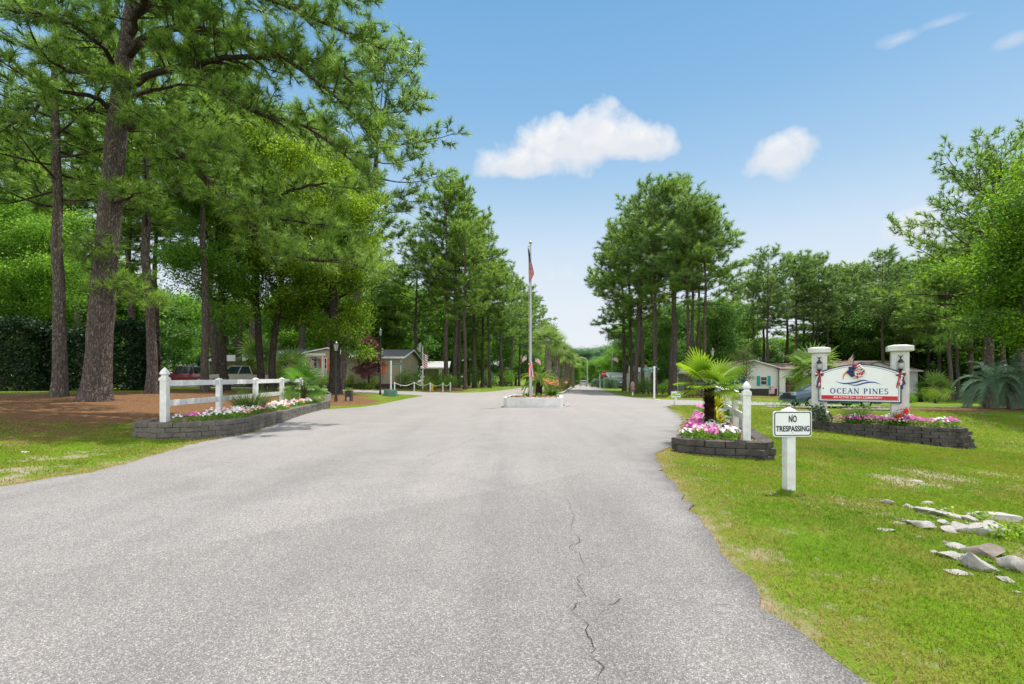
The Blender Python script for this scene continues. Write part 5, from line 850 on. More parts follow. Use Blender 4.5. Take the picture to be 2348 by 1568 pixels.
roof_slab(h2_,[(gx0-.1,gy-.3,ge+.03),(gx1+.3,gy-.3,ge+.03),(gx1+.3,3.2,ge+.75),(gx0-.1,3.2,ge+.75)],brshing,name='garage_roof'); roof_slab(h2_,[(gx0-.1,3.2,ge+.75),(gx1+.3,3.2,ge+.75),(gx1+.3,6.7,ge+.03),(gx0-.1,6.7,ge+.03)],brshing,name='garage_roof')
bo_ = np.random.default_rng(4)
for k,(bx_,bz_,bw2,bh2,mm,nm,lb) in enumerate(((o1-.55,.5,.55,1.5,M('cardboard',(.36,.20,.10),.8,.15),'cardboard_box','tall cardboard box inside the open garage'),(o0+.35,.5,.35,1.1,carred,'red_tool_chest','red chest just inside the open garage'))):
    t_ = thing(nm,lb,'box',(HO2[0]+bx_,HO2[1]+1.4,HO2[2]+zb+.07)); MB().box(0,0,bh2/2,bw2,.5,bh2).build('case',mm,t_,bevel=.01); MB().box(0,-.253,bh2*.7,bw2*.9,.006,.05).build('seam_tape',trimw,t_)
ld = thing('ladder','grey ladder leaning inside the open garage','ladder',(HO2[0]+(o0+o1)/2-.1,HO2[1]+.9,HO2[2]+zb+.07)); m = MB()
for s_ in (-.18,.18): m.tube([(s_,0,0),(s_+.25,.5,1.9)],.03,5)
for k in range(6): t = (k+.5)/6; m.tube([(-.18+.25*t,.5*t,1.9*t),(.18+.25*t,.5*t,1.9*t)],.018,5)
m.build('rails',steel,ld)
x,y,z = GP(1769,53.6); yf = thing('yard_flag','tiny striped yard flag by the dark brick skirting','flag',(x,y,z)); us_flag(yf,'cloth',-.3,1.05,.6,.8,.03,0); MB().tube([(-.32,0,0),(-.32,0,1.1)],.02,5).build('stick',steel,yf)
# second white house behind the welcome sign
d = 52; HO3 = np.array((X(1985,d),d,G(X(1985,d),d))); zz = lambda v: CH-(v-HZ)/FP*d-HO3[2]; xx_ = lambda u: X(u,d)-HO3[0]; h3_ = thing('white_house','long white house with low gable behind the welcome sign','house',tuple(HO3)); a,b = xx_(1880),xx_(2100); ez = zz(849); m = MB(); m.box((a+b)/2,4,ez/2-.1,b-a,8,ez+.2); m.build('wall',whsid,h3_); m = MB(); m.box(b+.01,.0,ez/2,.16,.16,ez); m.build('corner_trim',trimw,h3_)
roof_slab(h3_,[(a-.3,-.4,ez-.02),(b+.4,-.4,ez-.02),(b+.4,4,zz(835)+.5),(a-.3,4,zz(835)+.5)],brshing); roof_slab(h3_,[(a-.3,4,zz(835)+.5),(b+.4,4,zz(835)+.5),(b+.4,8.4,ez-.02),(a-.3,8.4,ez-.02)],brshing); m = MB(); m.box((a+b)/2,-.42,ez-.06,b-a+.8,.05,.16); m.build('fascia',trimw,h3_)
g0,g1,gp = xx_(1920),xx_(2045),xx_(1986); m = MB(); m.prism([(g0,ez-.1),(g1,ez-.1),(gp,zz(831))],-1.6,-1.45,0,'xz'); m.build('gable_wall',whsid,h3_); roof_slab(h3_,[(g0-.4,-1.8,ez-.15),(gp,-1.8,zz(829)),(gp,4,zz(829)),(g0-.4,4,ez-.15)],brshing); roof_slab(h3_,[(gp,-1.8,zz(829)),(g1+.4,-1.8,ez-.15),(g1+.4,4,ez-.15),(gp,4,zz(829))],brshing); window(h3_,xx_(2050),zz(872),.9,1.1)
x,y,z = GP(1957,40); yf2 = thing('flag_on_pole','striped flag drooping on a thin pole behind the welcome sign','flag',(x,y,z)); hh_ = CH-(806-HZ)/FP*40-z; MB().tube([(0,0,0),(0,0,hh_)],.03,6).build('pole',woodd,yf2); us_flag(yf2,'cloth',-.03,hh_-.15,.55,.75,.05,1,0,-1,.9)
# houses further down the right side
d = 62; HO4 = np.array((X(1512,d),d,G(X(1512,d),d))); zz = lambda v: CH-(v-HZ)/FP*d-HO4[2]; xx_ = lambda u: X(u,d)-HO4[0]; h4_ = thing('pale_green_house','pale green house with a porch behind the right pines','house',tuple(HO4)); a,b = xx_(1470),xx_(1580); ez = zz(854); MB().box((a+b)/2,4.5,ez/2-.1,b-a,7,ez+.2).build('wall',greysid,h4_); m = MB()
for u in (1521,1534,1552,1572): m.box(xx_(u),-.1,ez/2,.15,.15,ez)
m.build('porch_post',trimw,h4_); roof_slab(h4_,[(a-.3,-.4,ez+.02),(b+.3,-.4,ez+.02),(b+.3,4,zz(841)),(a-.3,4,zz(841))],shing); roof_slab(h4_,[(a-.3,4,zz(841)),(b+.3,4,zz(841)),(b+.3,8.3,ez),(a-.3,8.3,ez)],shing); m = MB(); m.box((a+b)/2,-.42,ez-.04,b-a+.6,.06,.2); m.build('fascia',trimw,h4_); window(h4_,xx_(1529),zz(872),.6,1.4,.97); m = MB(); m.box(xx_(1476),-.6,ez/2+.2,1.0,1.2,ez+.3); m.prism([(xx_(1467),ez+.3),(xx_(1486),ez+.3),(xx_(1470),ez+1.1)],-1.25,-.1,0,'xz'); m.build('shed_wing',whsid,h4_)
d = 88; HO5 = np.array((X(1425,d),d,G(X(1425,d),d))); zz = lambda v: CH-(v-HZ)/FP*d-HO5[2]; xx_ = lambda u: X(u,d)-HO5[0]; h7 = thing('carport_house','pale house with an open carport down the right side','house',tuple(HO5)); a,mid_,b = xx_(1397),xx_(1438),xx_(1474); ez = zz(863); MB().box((mid_+b)/2,3.5,ez/2,b-mid_,7,ez).build('wall',M('pale_wall',(.55,.53,.50),.7,.08),h7); MB().box((a+mid_)/2,6.8,ez/2,mid_-a,.2,ez).build('carport_back',tansid,h7); m = MB()
for u in (1400,1409,1434.5,1437): m.box(xx_(u),0,ez/2,.17,.17,ez)
m.build('carport_post',trimw,h7); roof_slab(h7,[(a-.4,-.6,ez),(b+.4,-.6,ez),(b+.4,3.5,zz(853)),(a-.4,3.5,zz(853))],wshing); roof_slab(h7,[(a-.4,3.5,zz(853)),(b+.4,3.5,zz(853)),(b+.4,7.6,ez),(a-.4,7.6,ez)],wshing); m = MB(); m.box((a+b)/2,-.62,ez-.06,b-a+.9,.06,.24); m.build('fascia',trimw,h7); MB().box(xx_(1418),-.8,.06,4.2,5,.16).build('driveway_slab',conc,h7)
x,y,z = GP(1403,84); fp5 = thing('flagpole','thin pole with a drooping flag by the carport house','flagpole',(x,y,z)); MB().tube([(0,0,0),(0,0,6.6)],.05,6).build('pole',alu,fp5); f5 = thing('yard_flag','small flag drooping from the thin pole by the carport','flag',(x,y,z)); us_flag(f5,'cloth',.05,5.6,1.2,.75,.08,0,0,1,.4)
# ------------------------------------------------------------------ vehicles
def car(name, label, loc, rz, L_, Wd, body, green, wr, wx, mat, bed=None, ride=.2, group=None):
    """body: side outline (x,z); green: (bottom rear x, bottom front x, z, top rear x, top front x, z)"""
    root = thing(name,label,'pickup truck' if bed else 'car',loc,rz,group); m = MB(); m.prism(body,-Wd/2,Wd/2,0,'xz'); bo = m.build('body',mat,root,bevel=.045,smooth=40)
    x0,x1,z0,x2,x3,z1 = green; wb,wt = Wd/2-.06,Wd/2-.20; g = MB(); g.add([(x0,-wb,z0),(x1,-wb,z0),(x1,wb,z0),(x0,wb,z0),(x2,-wt,z1),(x3,-wt,z1),(x3,wt,z1),(x2,wt,z1)],[[3,2,1,0],[4,5,6,7],[0,1,5,4],[1,2,6,5],[2,3,7,6],[3,0,4,7]]); g.build('windows',glasst,root,bevel=.02)
    m = MB(); m.add([(x2-.05,-wt-.02,z1-.03),(x3+.05,-wt-.02,z1-.03),(x3+.05,wt+.02,z1-.03),(x2-.05,wt+.02,z1-.03),(x2+.1,-wt+.08,z1+.05),(x3-.12,-wt+.08,z1+.05),(x3-.12,wt-.08,z1+.05),(x2+.1,wt-.08,z1+.05)],[[3,2,1,0],[4,5,6,7],[0,1,5,4],[1,2,6,5],[2,3,7,6],[3,0,4,7]])
    for s_ in (-1,1):
        for a,b in ((x0,x2),(x1,x3),(x0*.5+x1*.5-.1,x2*.5+x3*.5-.1)): m.tube([(a,s_*wb,z0),(b,s_*wt,z1)],.05,5)
    m.build('roof',mat,root,smooth=40)
    for x in wx:
        for s_ in (-1,1):
            t = MB(); yy = s_*(Wd/2-.10); t.add(*_wheel(x,yy,wr,.2)); wo = t.build('wheel',tyre,root,smooth=40); t = MB(); t.add(*_wheel(x,yy+s_*.012,wr*.64,.2)); t.build('rim',rimm,wo,smooth=40)
    fx = max(p[0] for p in body); rx = min(p[0] for p in body); zf = np.mean([p[1] for p in body])
    for s_ in (-1,1): MB().box(fx-.05,s_*(Wd/2-.28),zf+.16,.14,.36,.16).build('headlight',lens,root,bevel=.02); MB().box(rx+.05,s_*(Wd/2-.14),zf+.16,.14,.2,.28).build('taillight',redl,root,bevel=.02)
    MB().box(fx,0,ride+.18,.16,Wd*.92,.2).build('bumper',chrome if bed else mat,root,bevel=.03); MB().box(rx,0,ride+.2,.16,Wd*.92,.18).build('bumper',chrome if bed else mat,root,bevel=.03)
    for s_ in (-1,1): MB().box(x1-.35,s_*(Wd/2+.10),z0+.06,.12,.2,.15).build('side_mirror',mat,root,bevel=.02)
    if bed: MB().box((bed[0]+bed[1])/2,0,bed[2]+.02,bed[1]-bed[0]-.16,Wd-.24,.06).build('bed_cover',blackp,root)
    MB().box(fx-.01,0,zf+.08,.06,Wd*.45,.2).build('grille',blackp,root)
    MB().box(rx-.015,0,zf+.02,.03,.34,.12).build('number_plate',signw,root)
    return root
def _wheel(x, y, r_, w_):
    n = 20; prof = [(r_*.55,-w_/2),(r_*.94,-w_/2),(r_,-w_/2+.03),(r_,w_/2-.03),(r_*.94,w_/2),(r_*.55,w_/2)]; vs = [(x+rr*math.cos(2*PI*k/n),y+yy,r_*0+WZ[0]+rr*math.sin(2*PI*k/n)) for rr,yy in prof for k in range(n)]; m_ = len(prof)
    return vs,[[i*n+k,i*n+(k+1)%n,(i+1)*n+(k+1)%n,(i+1)*n+k] for i in range(m_-1) for k in range(n)]+[list(range(n)),[(m_-1)*n+k for k in range(n)]]
WZ = [.34]
sedan = [(-2.25,.32),(-2.3,.62),(-2.2,.88),(-1.7,.96),(1.0,.94),(1.9,.80),(2.25,.62),(2.28,.34),(2.1,.24),(-2.1,.24)]
x,y,z = GP(1902,26.6); car('blue_car','dark blue car parked behind the left sign pillar','car' and (x,y,z),R(176),4.5,1.78,sedan,(-1.95,1.15,.92,-1.15,.35,1.38),.33,(-1.35,1.4),carblue)
suv = [(-2.3,.42),(-2.35,.8),(-2.28,1.05),(1.0,1.05),(2.0,.95),(2.3,.75),(2.32,.42),(2.1,.3),(-2.1,.3)]
x,y,z = GP(1337,137); car('silver_car','silver car seen from behind far down the road',(x,y,z+.02),R(82),4.7,1.9,suv,(-2.25,1.2,1.03,-1.95,.4,1.68),.36,(-1.4,1.45),carsil)
WZ[0] = .42; pick = [(-2.85,.58),(-2.88,1.15),(-1.1,1.15),(-1.05,1.22),(1.15,1.2),(1.3,1.2),(2.5,1.08),(2.75,.9),(2.78,.55),(2.5,.42),(-2.6,.42)]
x,y,z = GP(548,43); car('tan_pickup','tan pickup truck parked behind the white left fence','t' and (x,y,z-.05),R(205),5.6,1.95,pick,(-1.1,1.35,1.18,-.85,.55,1.88),.42,(-1.75,1.75),cartan,(-2.85,-1.1,1.15),.4)
x,y,z = GP(436,48); car('maroon_pickup','maroon pickup truck with a black bed behind the left corner post','t' and (x,y,z-.02),R(-8),5.4,1.9,[(-2.75,.6),(-2.78,1.12),(-.6,1.12),(-.55,1.2),(1.0,1.2),(1.2,1.18),(2.5,1.15),(2.6,1.0),(2.62,.6),(2.4,.5),(-2.6,.5)],(-1.0,1.2,1.15,-.85,.9,1.85),.42,(-1.75,1.75),carred,(-2.75,-.9,1.12),.45)
WZ[0] = .36; x,y,z = GP(1420,86); car('grey_car','dark grey car parked under the open carport','t' and (x,y,z+.12),R(-100),4.6,1.85,suv,(-2.2,1.2,1.03,-1.9,.4,1.6),.36,(-1.4,1.45),cargrey)
x,y,z = GP(1226,120); car('dark_car','dark car parked beyond the palms in the median','t' and (x,y,z),R(20),4.6,1.85,suv,(-2.2,1.2,1.03,-1.9,.4,1.6),.36,(-1.4,1.45),cargrey)
x,y,z = GP(1246,122); car('white_car','white car parked just right of the dark car','t' and (x,y,z),R(14),4.6,1.85,suv,(-2.2,1.2,1.03,-1.9,.4,1.6),.36,(-1.4,1.45),carwh)
# ------------------------------------------------------------------ flowers in the beds
rp = np.random.default_rng(21)
FL = {}
def plant_row(spots, z, kinds, grp, labels, big=1.):
    for i,(x,y) in enumerate(spots):
        k = kinds[i%len(kinds)]; v = int(rp.integers(0,2)); key = (k,v,grp)
        mat = dict(w=fwht,m=fmag,p=fpnk,s=fsal)[k]; nm = dict(w='white',m='magenta',p='pink',s='salmon')[k]; lab = labels%nm; sc_ = rp.uniform(.72,1.0)*big
        if key not in FL:
            FL[key] = flower('flowering_plant',lab,np.random.default_rng(len(FL)+7),mat,grp%nm); o = FL[key]; o.location = (x,y,z); o.scale = (sc_,)*3; o.rotation_euler = (0,0,rp.uniform(-.6,.6))
        else: dup(FL[key],(x,y,z),rp.uniform(-.6,.6),sc_,lab,grp%nm)
def in_bed(n, poly, fn, md, z=None):
    P = np.array(poly); x0,y0 = P.min(0); x1,y1 = P.max(0); out = []
    for _ in range(20000):
        p = np.array((rp.uniform(x0,x1),rp.uniform(y0,y1)))
        if pip(p[0:1],p[1:2],poly)[0] and fn(*p) and pdist(p[0:1],p[1:2],poly)[0] > .16 and all(np.hypot(*(p-q)) > md for q in out): out.append(p)
        if len(out) >= n: break
    return sorted(out,key=lambda p: p[1])
fencel = lambda y: -8.15-.086*(y-11.35); fencer = lambda y: 4.34+.335*(y-8.95)
sp = in_bed(78,LBED,lambda x,y: x > fencel(y)+.34,.24); mk_ = [p for p in sp if p[1] < 12.3]; rest = [p for p in sp if p[1] >= 12.3]
plant_row(mk_,ZL-.03,'wmwp','%s vincas at the near end of the left bed','%s flowering vinca at the near end of the left bed'); plant_row(rest,ZL-.03,'wswpsw','%s vincas along the left bed','%s flowering vinca in the row along the left bed')
sp = in_bed(34,RBED,lambda x,y: y < 9.75 and x < fencer(y)-.12,.2); plant_row(sp,ZR-.03,'wpmwpw','%s vincas at the front of the palm bed','%s flowering vinca at the front of the palm bed')
el_ = lambda y: np.interp(y,[9.6,10.0,11.9,15.0,16.6],[3.3,3.5,4.35,5.6,6.3]); sp = in_bed(60,RBED,lambda x,y: y >= 9.75 and el_(y)+.16 < x < el_(y)+.42,.19); plant_row(sp,ZR-.02,'mmmp','%s vincas along the road side of the palm bed','%s flowering vinca along the road side of the palm bed')
sp = in_bed(60,RBED,lambda x,y: y >= 9.75 and el_(y)+.44 < x < min(el_(y)+.66,fencer(y)-.4),.19); plant_row(sp,ZR-.02,'w','%s vincas inside the magenta row of the palm bed','%s flowering vinca between the magenta row and palm')
sgd = lambda x,y: ((x-SL[0])*(-ax[1])+(y-SL[1])*ax[0])/SW
sp = in_bed(110,SBED,lambda x,y: -.85 < sgd(x,y) < -.32,.16); plant_row(sp,ZS-.03,'mmwmpm','%s vincas under the welcome sign','%s flowering vinca massed under the welcome sign',1.2)
# roses, shrub and reeds at the welcome sign
def at_sign(a, b): c_,s_ = math.cos(sang),math.sin(sang); return (sc[0]+c_*a-s_*b,sc[1]+s_*a+c_*b,ZS-.03)
rs = shrub('rose_bush','rose bush with big red blooms by the right pillar','shrub',rp,.24,.22,.42,at_sign(.98,-.42),leafm,.05,500); o = leaves('blooms',np.random.default_rng(2).normal(0,1,(150,3))*.05+np.array([(-.12,-.12,.30),(.10,-.10,.46),(.02,-.15,.44)])[np.arange(150)%3],.07,np.random.default_rng(2),fred,rs,.3)
shrub('sage_shrub','grey green leafy shrub at the foot of the left pillar','shrub',rp,.32,.3,.62,at_sign(-.98,-.42),leafmat('sage_leaves',(.05,.10,.05),(.16,.25,.13),.3),.10,420)
clump('reed_clump','spiky reed clump growing below the middle of the sign','grass',rp,at_sign(-.06,-.12),420,.62,1.1,reed,.006,None,.35)
# ornamental grasses, croton, lilies, small palms in the beds
clump('grass_clump','large arching grass clump between the second and third fence posts','grass',rp,(-7.85,14.5,ZL-.03),620,.95,1.2,reed,.006,None,.8)
clump('grass_clump','smaller grass clump beside the fourth fence post','grass',rp,(-8.25,18.1,ZL-.03),260,.8,.7,reed,.006,None,.45)
def croton(loc):
    root = thing('croton','bright yellow croton beside the hairy palm trunk','shrub',loc); V,Fc,T = [],[],[]; r9 = np.random.default_rng(9)
    for i in range(95):
        a = r9.uniform(0,2*PI); h = r9.uniform(.08,.75); p = np.array((math.cos(a)*.07,math.sin(a)*.07,h)); d = np.array((math.cos(a)*.8,math.sin(a)*.8,.9)); q = [p]; l = r9.uniform(.18,.30)
        for j in range(3): d = d-UP*.15; q.append(q[-1]+nrm(d)*l/3)
        o = len(V); sd = np.array((-math.sin(a),math.cos(a),0)); pr = (.3,1,.85,.08)
        for j,pp in enumerate(q): V.append(pp-sd*.032*pr[j]); V.append(pp+sd*.032*pr[j]); T += [min(1,h+r9.normal(.2,.2))]*2
        for j in range(3): Fc.append((o+2*j,o+2*j+1,o+2*j+3,o+2*j+2))
    npmesh('foliage',np.array(V),np.array(Fc),leafy,root,np.clip(T,0,1)); MB().tube([(0,0,-.05),(.01,0,.4),(0,.02,.7)],[.018,.014,.006],6).build('stem',woodd,root)
croton((4.55,10.85,ZR-.08))
fan_palm('fan_palm','bright green windmill palm with hairy brown trunk in block bed',np.random.default_rng(3),(4.22,10.35,ZR-.05),1.04,.078,15,.34,.52,palmy,.40,24,3.9,.016,None,True,fibre,(-12,68),0,.5,True)
fan_palm('fan_palm','dark green windmill palm at the far end of the left bed',np.random.default_rng(14),(-8.35,19.35,ZL-.05),.78,.11,17,.46,.66,palmg,.5,22,3.8,.018,None,True,fibre,(-35,80),0,1.)
fan_palm('fan_palm','small dark fan palm low beside the fan palm trunk',np.random.default_rng(15),(4.95,11.6,ZR-.05),.25,.09,8,.25,.34,palmg,.5,18,3.5,.013,None,False,fibre,(-10,80))
# planter plants
PXY = lambda a,b: (PX+math.cos(R(-8))*a-math.sin(R(-8))*b,PY+math.sin(R(-8))*a+math.cos(R(-8))*b,.42)
feather_palm('sago_palm','sago palm arching behind the flagpole in the planter','palm tree',np.random.default_rng(4),PXY(.15,2.6),.75,.17,30,1.25,leafmat('sago_lime',(.07,.16,.01),(.24,.34,.02),.35),1.1,.009,.20,40,(0,80),None,fibre)
def lily(label, loc, n, h, fl_):
    root = thing('lily_clump',label,'flower',loc); V,Fc,T = [],[],[]; r9 = np.random.default_rng(int(h*100)+n)
    for i in range(n):
        a = r9.uniform(0,2*PI); p = np.array((math.cos(a)*.25*r9.random(),math.sin(a)*.2*r9.random(),0)); d = np.array((math.cos(a)*.5,math.sin(a)*.5,1)); q = [p]
        for j in range(4): d = d-UP*.18; q.append(q[-1]+nrm(d)*h*r9.uniform(.8,1.1)/4)
        strip(V,Fc,T,q,.022,np.array((-math.sin(a),math.cos(a),0)),r9.normal(.5,.25))
    npmesh('blades',np.array(V),np.array(Fc),palmg,root,np.clip(T,0,1))
    if fl_:
        leaves('blossoms',np.repeat(r9.normal(0,1,(26,3))*np.array((.34,.2,.09))+np.array((.05,0,h*1.25)),14,0)+r9.normal(0,.045,(364,3)),.075,r9,forg,root); m = MB()
        for i in range(18): a = r9.uniform(-.32,.36); m.tube([(a*.4,0,.1),(a,r9.uniform(-.15,.15),h*1.25)],.006,4)
        m.build('stalks',stalkm,root)
    return root
lily('orange flowering lilies at the right side of the planter',PXY(.78,2.3),130,.62,True); lily('short green lily leaves left of the flagpole foot',PXY(-.45,1.9),40,.36,False); lily('second tuft of green leaves right of the flagpole foot',PXY(.28,1.9),34,.34,False)
# ------------------------------------------------------------------ median palms and shrubs
sab = fan_palm('sabal_palm','tallest sabal palm nearest in the median behind the flagpole',np.random.default_rng(31),(X(1257,43),43,.1),4.55,.27,26,.9,1.05,palmo,.5,16,4.6,.05,'sabal palms in the median',False,palmbark,(-40,84),0)
for u,d,s_,rz_,lb in ((1276,50,.93,1.3,'second sabal palm in the median row'),(1292,58,.90,2.5,'third sabal palm in the median row'),(1302,68,.9,.6,'fourth sabal palm in the median row'),(1313,82,.95,3.3,'farthest sabal palm in the median row')):
    x,y,z = GP(u,d); dup(sab,(x,y,z+.1),rz_,s_,lb,'sabal palms in the median')
LS = leafmat('rust_shrub_leaves',(.07,.085,.02),(.25,.22,.04),.35)
for i,(u,d,sx,sz_,mt,lb) in enumerate(((1264,41.6,.8,.95,LS,'rusty olive shrub at the front of the median'),(1274,43.6,.9,1.1,LS,'second rusty olive shrub in the median row'),(1283,46.5,.9,1.15,LS,'third rusty olive shrub in the median row'),(1293,50.5,.9,1.2,LS,'fourth rusty olive shrub in the median row'),(1299,55.5,.9,1.2,LS,'farthest rusty olive shrub in the median row'))):
    x,y,z = GP(u,d); shrub('median_shrub',lb,'shrub',rp,sx,sx,sz_,(x,y,z+.12),mt,.06,1100,'rusty shrubs in the median')
# ------------------------------------------------------------------ right hand garden plants
for u,d,Ht,s_,sd_,lb in ((2272,25,.95,1.,41,'blue green jelly palm left of the pair on the mulch mound'),(2324,24.6,1.15,1.05,42,'blue green jelly palm with orange fruit on the mulch mound')):
    x,y,z = GP(u,d); feather_palm('jelly_palm',lb,'palm tree',np.random.default_rng(sd_),(x,y,z),Ht+.35,.24,30,1.95*s_,palmb,1.45,.015,.46,44,(-30,80),'jelly palms on the mulch mound',palmbark,sd_ == 42,.35)
x,y,z = GP(1862,33.5); fan_palm('sabal_palm','large olive sabal palm behind the left sign pillar',np.random.default_rng(51),(x,y,z),2.35,.25,34,.95,1.25,palmo,.5,18,4.4,.05,None,False,palmbark,(-50,84),0)
x,y,z = GP(2140,43); fan_palm('sabal_palm','squat pale sabal palm right of the sign by the street',np.random.default_rng(52),(x,y,z),1.3,.22,24,.7,1.0,palmo,.5,16,4.4,.055,None,False,palmbark,(-35,84),0)
x,y,z = GP(592,44); fan_palm('sabal_palm','olive sabal palm in front of the tan pickup',np.random.default_rng(53),(x,y,z),2.9,.24,30,.95,1.3,palmo,.55,16,4.4,.055,None,False,palmbark,(-60,80),3)
x,y,z = GP(665,41.5); fan_palm('sabal_palm','olive sabal palm at the left end of the olive house',np.random.default_rng(54),(x,y,z),2.0,.22,26,.9,1.2,palmo,.6,16,4.4,.05,None,False,palmbark,(-55,80),2)
x,y,z = GP(1004,53); feather_palm('sago_palm','dark sago palm behind the round bushes at the house corner','palm tree',np.random.default_rng(55),(x,y,z),.6,.2,34,1.7,sagog,1.0,.012,.26,40,(0,82),None,fibre)
x,y,z = GP(2110,41); feather_palm('sago_palm','sago palm between the trimmed bushes right of the sign','palm tree',np.random.default_rng(56),(x,y,z),.3,.2,30,1.05,leafmat('sago_mid',(.035,.11,.012),(.14,.26,.02),.35),.9,.012,.24,40,(5,82),None,fibre)
x,y,z = GP(1400,78); feather_palm('jelly_palm','grey green jelly palm in front of the carport house','palm tree',np.random.default_rng(57),(x,y,z),1.1,.26,34,2.2,palmb,1.9,.024,.5,34,(-10,80),None,palmbark)
x,y,z = GP(1370,95); feather_palm('jelly_palm','distant jelly palm left of the red octagonal sign','palm tree',np.random.default_rng(58),(x,y,z),1.0,.26,30,2.1,palmb,1.9,.026,.5,30,(-10,80),None,palmbark)
for u,d,sx,sy,h,mt,lf,n,lb in ((801,44.6,.95,.8,1.25,leafl,.08,2200,'golden green rounded bush left of the plum tree'),(826,44.2,.6,.6,.8,leafm,.08,1300,'low green bush under the plum tree'),(866,44.6,1.0,.8,1.2,leafl,.08,1900,'golden green bush right of the plum tree'),(849,43.9,.55,.5,.6,leafl,.07,900,'smallest lime bush beside the plum tree'),
  (940,46.6,1.5,1.1,1.75,leafm,.11,3000,'large glossy green bush at the olive house corner'),(985,46.4,.75,.7,1.25,leafl,.09,1500,'yellow green round bush right of the yard flagpole'),(1028,49,1.3,1.,1.5,leafm,.10,2000,'bright green spreading bush between the left pine trunks'),(1005,50.5,1.2,1.,1.2,leafm,.10,1500,'low green bush behind the yellow hydrant'),(735,43.8,.9,.6,1.1,leafm,.09,1500,'green bush by the white porch railing'),(752,43.8,.55,.5,1.1,LS,.08,800,'brownish bush at the end of the porch railing'),
  (2086,39.2,1.0,.8,.95,leafm,.07,1800,'dark trimmed bush left of the sago palm'),(2145,38.6,1.1,.9,1.15,leafl,.07,2400,'golden trimmed bush right of the sago palm'),(1474,47,1.25,1.,1.5,leafd,.09,2400,'dark round bush at the foot of the right pines'),(1487,46.5,1.0,1.,1.4,leafd,.09,1900,'second dark round bush touching the first by the pines'),(1519,48,.9,.9,1.35,leafm,.09,1500,'green bush behind the two touching pine trunks'),(1453,52,.8,.8,1.3,leafm,.09,1200,'green bush left of the dark round bushes'),
  (1668,52.5,.8,.7,2.0,leafd,.1,1200,'dark upright bush at the left end of the white house'),(1396,80,1.1,1.,1.2,leafd,.12,900,'dark bush beside the carport posts'),(1118,66,1.6,1.4,2.6,leafd,.13,1700,'dark bush under the far left pines'),(1072,60,1.8,1.4,2.4,leafd,.13,1700,'dark bush behind the second left pine'),(1160,82,2.0,1.6,2.6,leafm,.14,1500,'light green bush under the farthest left pines')):
    x,y,z = GP(u,d); shrub('bush',lb,'bush',rp,sx,sy,h,(x,y,z-.05),mt,lf,n)
hedgem = leafmat('hedge_leaves',(.005,.018,.006),(.022,.058,.014),.2)
# dead-straight dark hedge at the left
for u0,u1,d0,d1,h,lb in ((-130,118,27.5,27.5,3.9,'tall dark clipped hedge left of the big pines'),(120,342,27.8,28.5,3.8,'tall dark hedge behind the biggest pine trunk')):
    a = np.array((X(u0,d0),d0)); b = np.array((X(u1,d1),d1)); c = (a+b)/2; l = np.linalg.norm(b-a)/2; shrub('hedge',lb,'hedge',rp,l,.9,h,(c[0],c[1],G(*c)-.1),hedgem,.21,15000,None,math.atan2(b[1]-a[1],b[0]-a[0]),True)
# ------------------------------------------------------------------ trees: a few of each kind, copied
r8 = lambda s: np.random.default_rng(s)
PR = [pine('pine_tree','',  'tree',r8(100),19,.46,3.9,34,.215,13,.46,.021,(0,0),1.6,.36,.24,needle),
      pine('pine_tree','',  'tree',r8(101),19,.54,3.5,30,.205,13,.46,.021,(.02,0),1.6,.36,.24,needlec),
      pine('pine_tree','',  'tree',r8(102),19,.40,4.3,36,.215,13,.46,.021,(-.015,.01),1.7,.36,.24,needle),
      pine('pine_tree','',  'tree',r8(103),19,.58,3.3,28,.19,13,.48,.022,(.01,0),1.5,.36,.24,needlec,barkr),
      pine('pine_tree','',  'tree',r8(104),19,.34,4.0,38,.21,13,.48,.022,(0,.01),1.7,.36,.24,needled,barkr)]
PU = [False]*5
def put_pine(k, u, d, vt, lb, grp=None, wx=1., rz=None, vb=None, lean=None):
    x,y,z = GP(u,d); H = CH-(vt-HZ)/FP*d-z; s_ = H/20.9; sc_ = (s_*wx,s_*wx,s_); rz = rp.uniform(0,6.28) if rz is None else rz
    if not PU[k]:
        PU[k] = True; o = PR[k]; 
        KIDS.setdefault(o.name,list(o.children)); o.location = (x,y,z); o.scale = sc_; o.rotation_euler = (0,0,rz); o['label'] = lb
        if grp: o['group'] = grp
    else: dup(PR[k],(x,y,z),rz,sc_,lb,grp,lean)
gl = 'pines standing left of the road'; gr_ = 'tall pines in the right hand group'; gw = 'pines behind the white houses'
for k,u,d,vt in ((0,15,44,250),(3,95,50,300),(2,185,42,215),(1,262,52,300),(0,305,46,240),(3,362,50,260),(2,492,46,200),(1,545,52,280),(0,575,46,230),(2,690,52,250),(3,745,58,330),(4,820,56,330),(1,-60,46,220),(0,-160,44,220)): put_pine(k,u,d,vt,'pine standing deep in the woods behind the left hedge and houses','deep pines in the woods on the left',1.25)
for k,u,d,vt in ((2,1690,72,640),(1,1745,78,610),(0,1800,74,600),(2,1845,78,600),(0,1915,76,612),(2,1950,66,600),(0,1995,72,610),(1,2050,70,590),(2,2095,62,590),(0,2130,56,600),(2,2180,44,560),(0,2228,46,505),(2,2345,42,400)): put_pine(k,u,d,vt,'pine standing deep in the woods behind the white houses','deep pines in the woods on the right',1.35)
put_pine(2,137,21,-260,'straight pine trunk left of the biggest pine',gl,1.15,.4); put_pine(2,347,24,-120,'pine with a bare trunk just right of the biggest pine',gl,1.1,2.2); put_pine(0,470,28,-10,'pine with a thick trunk behind the left fence',gl,.95,4.)
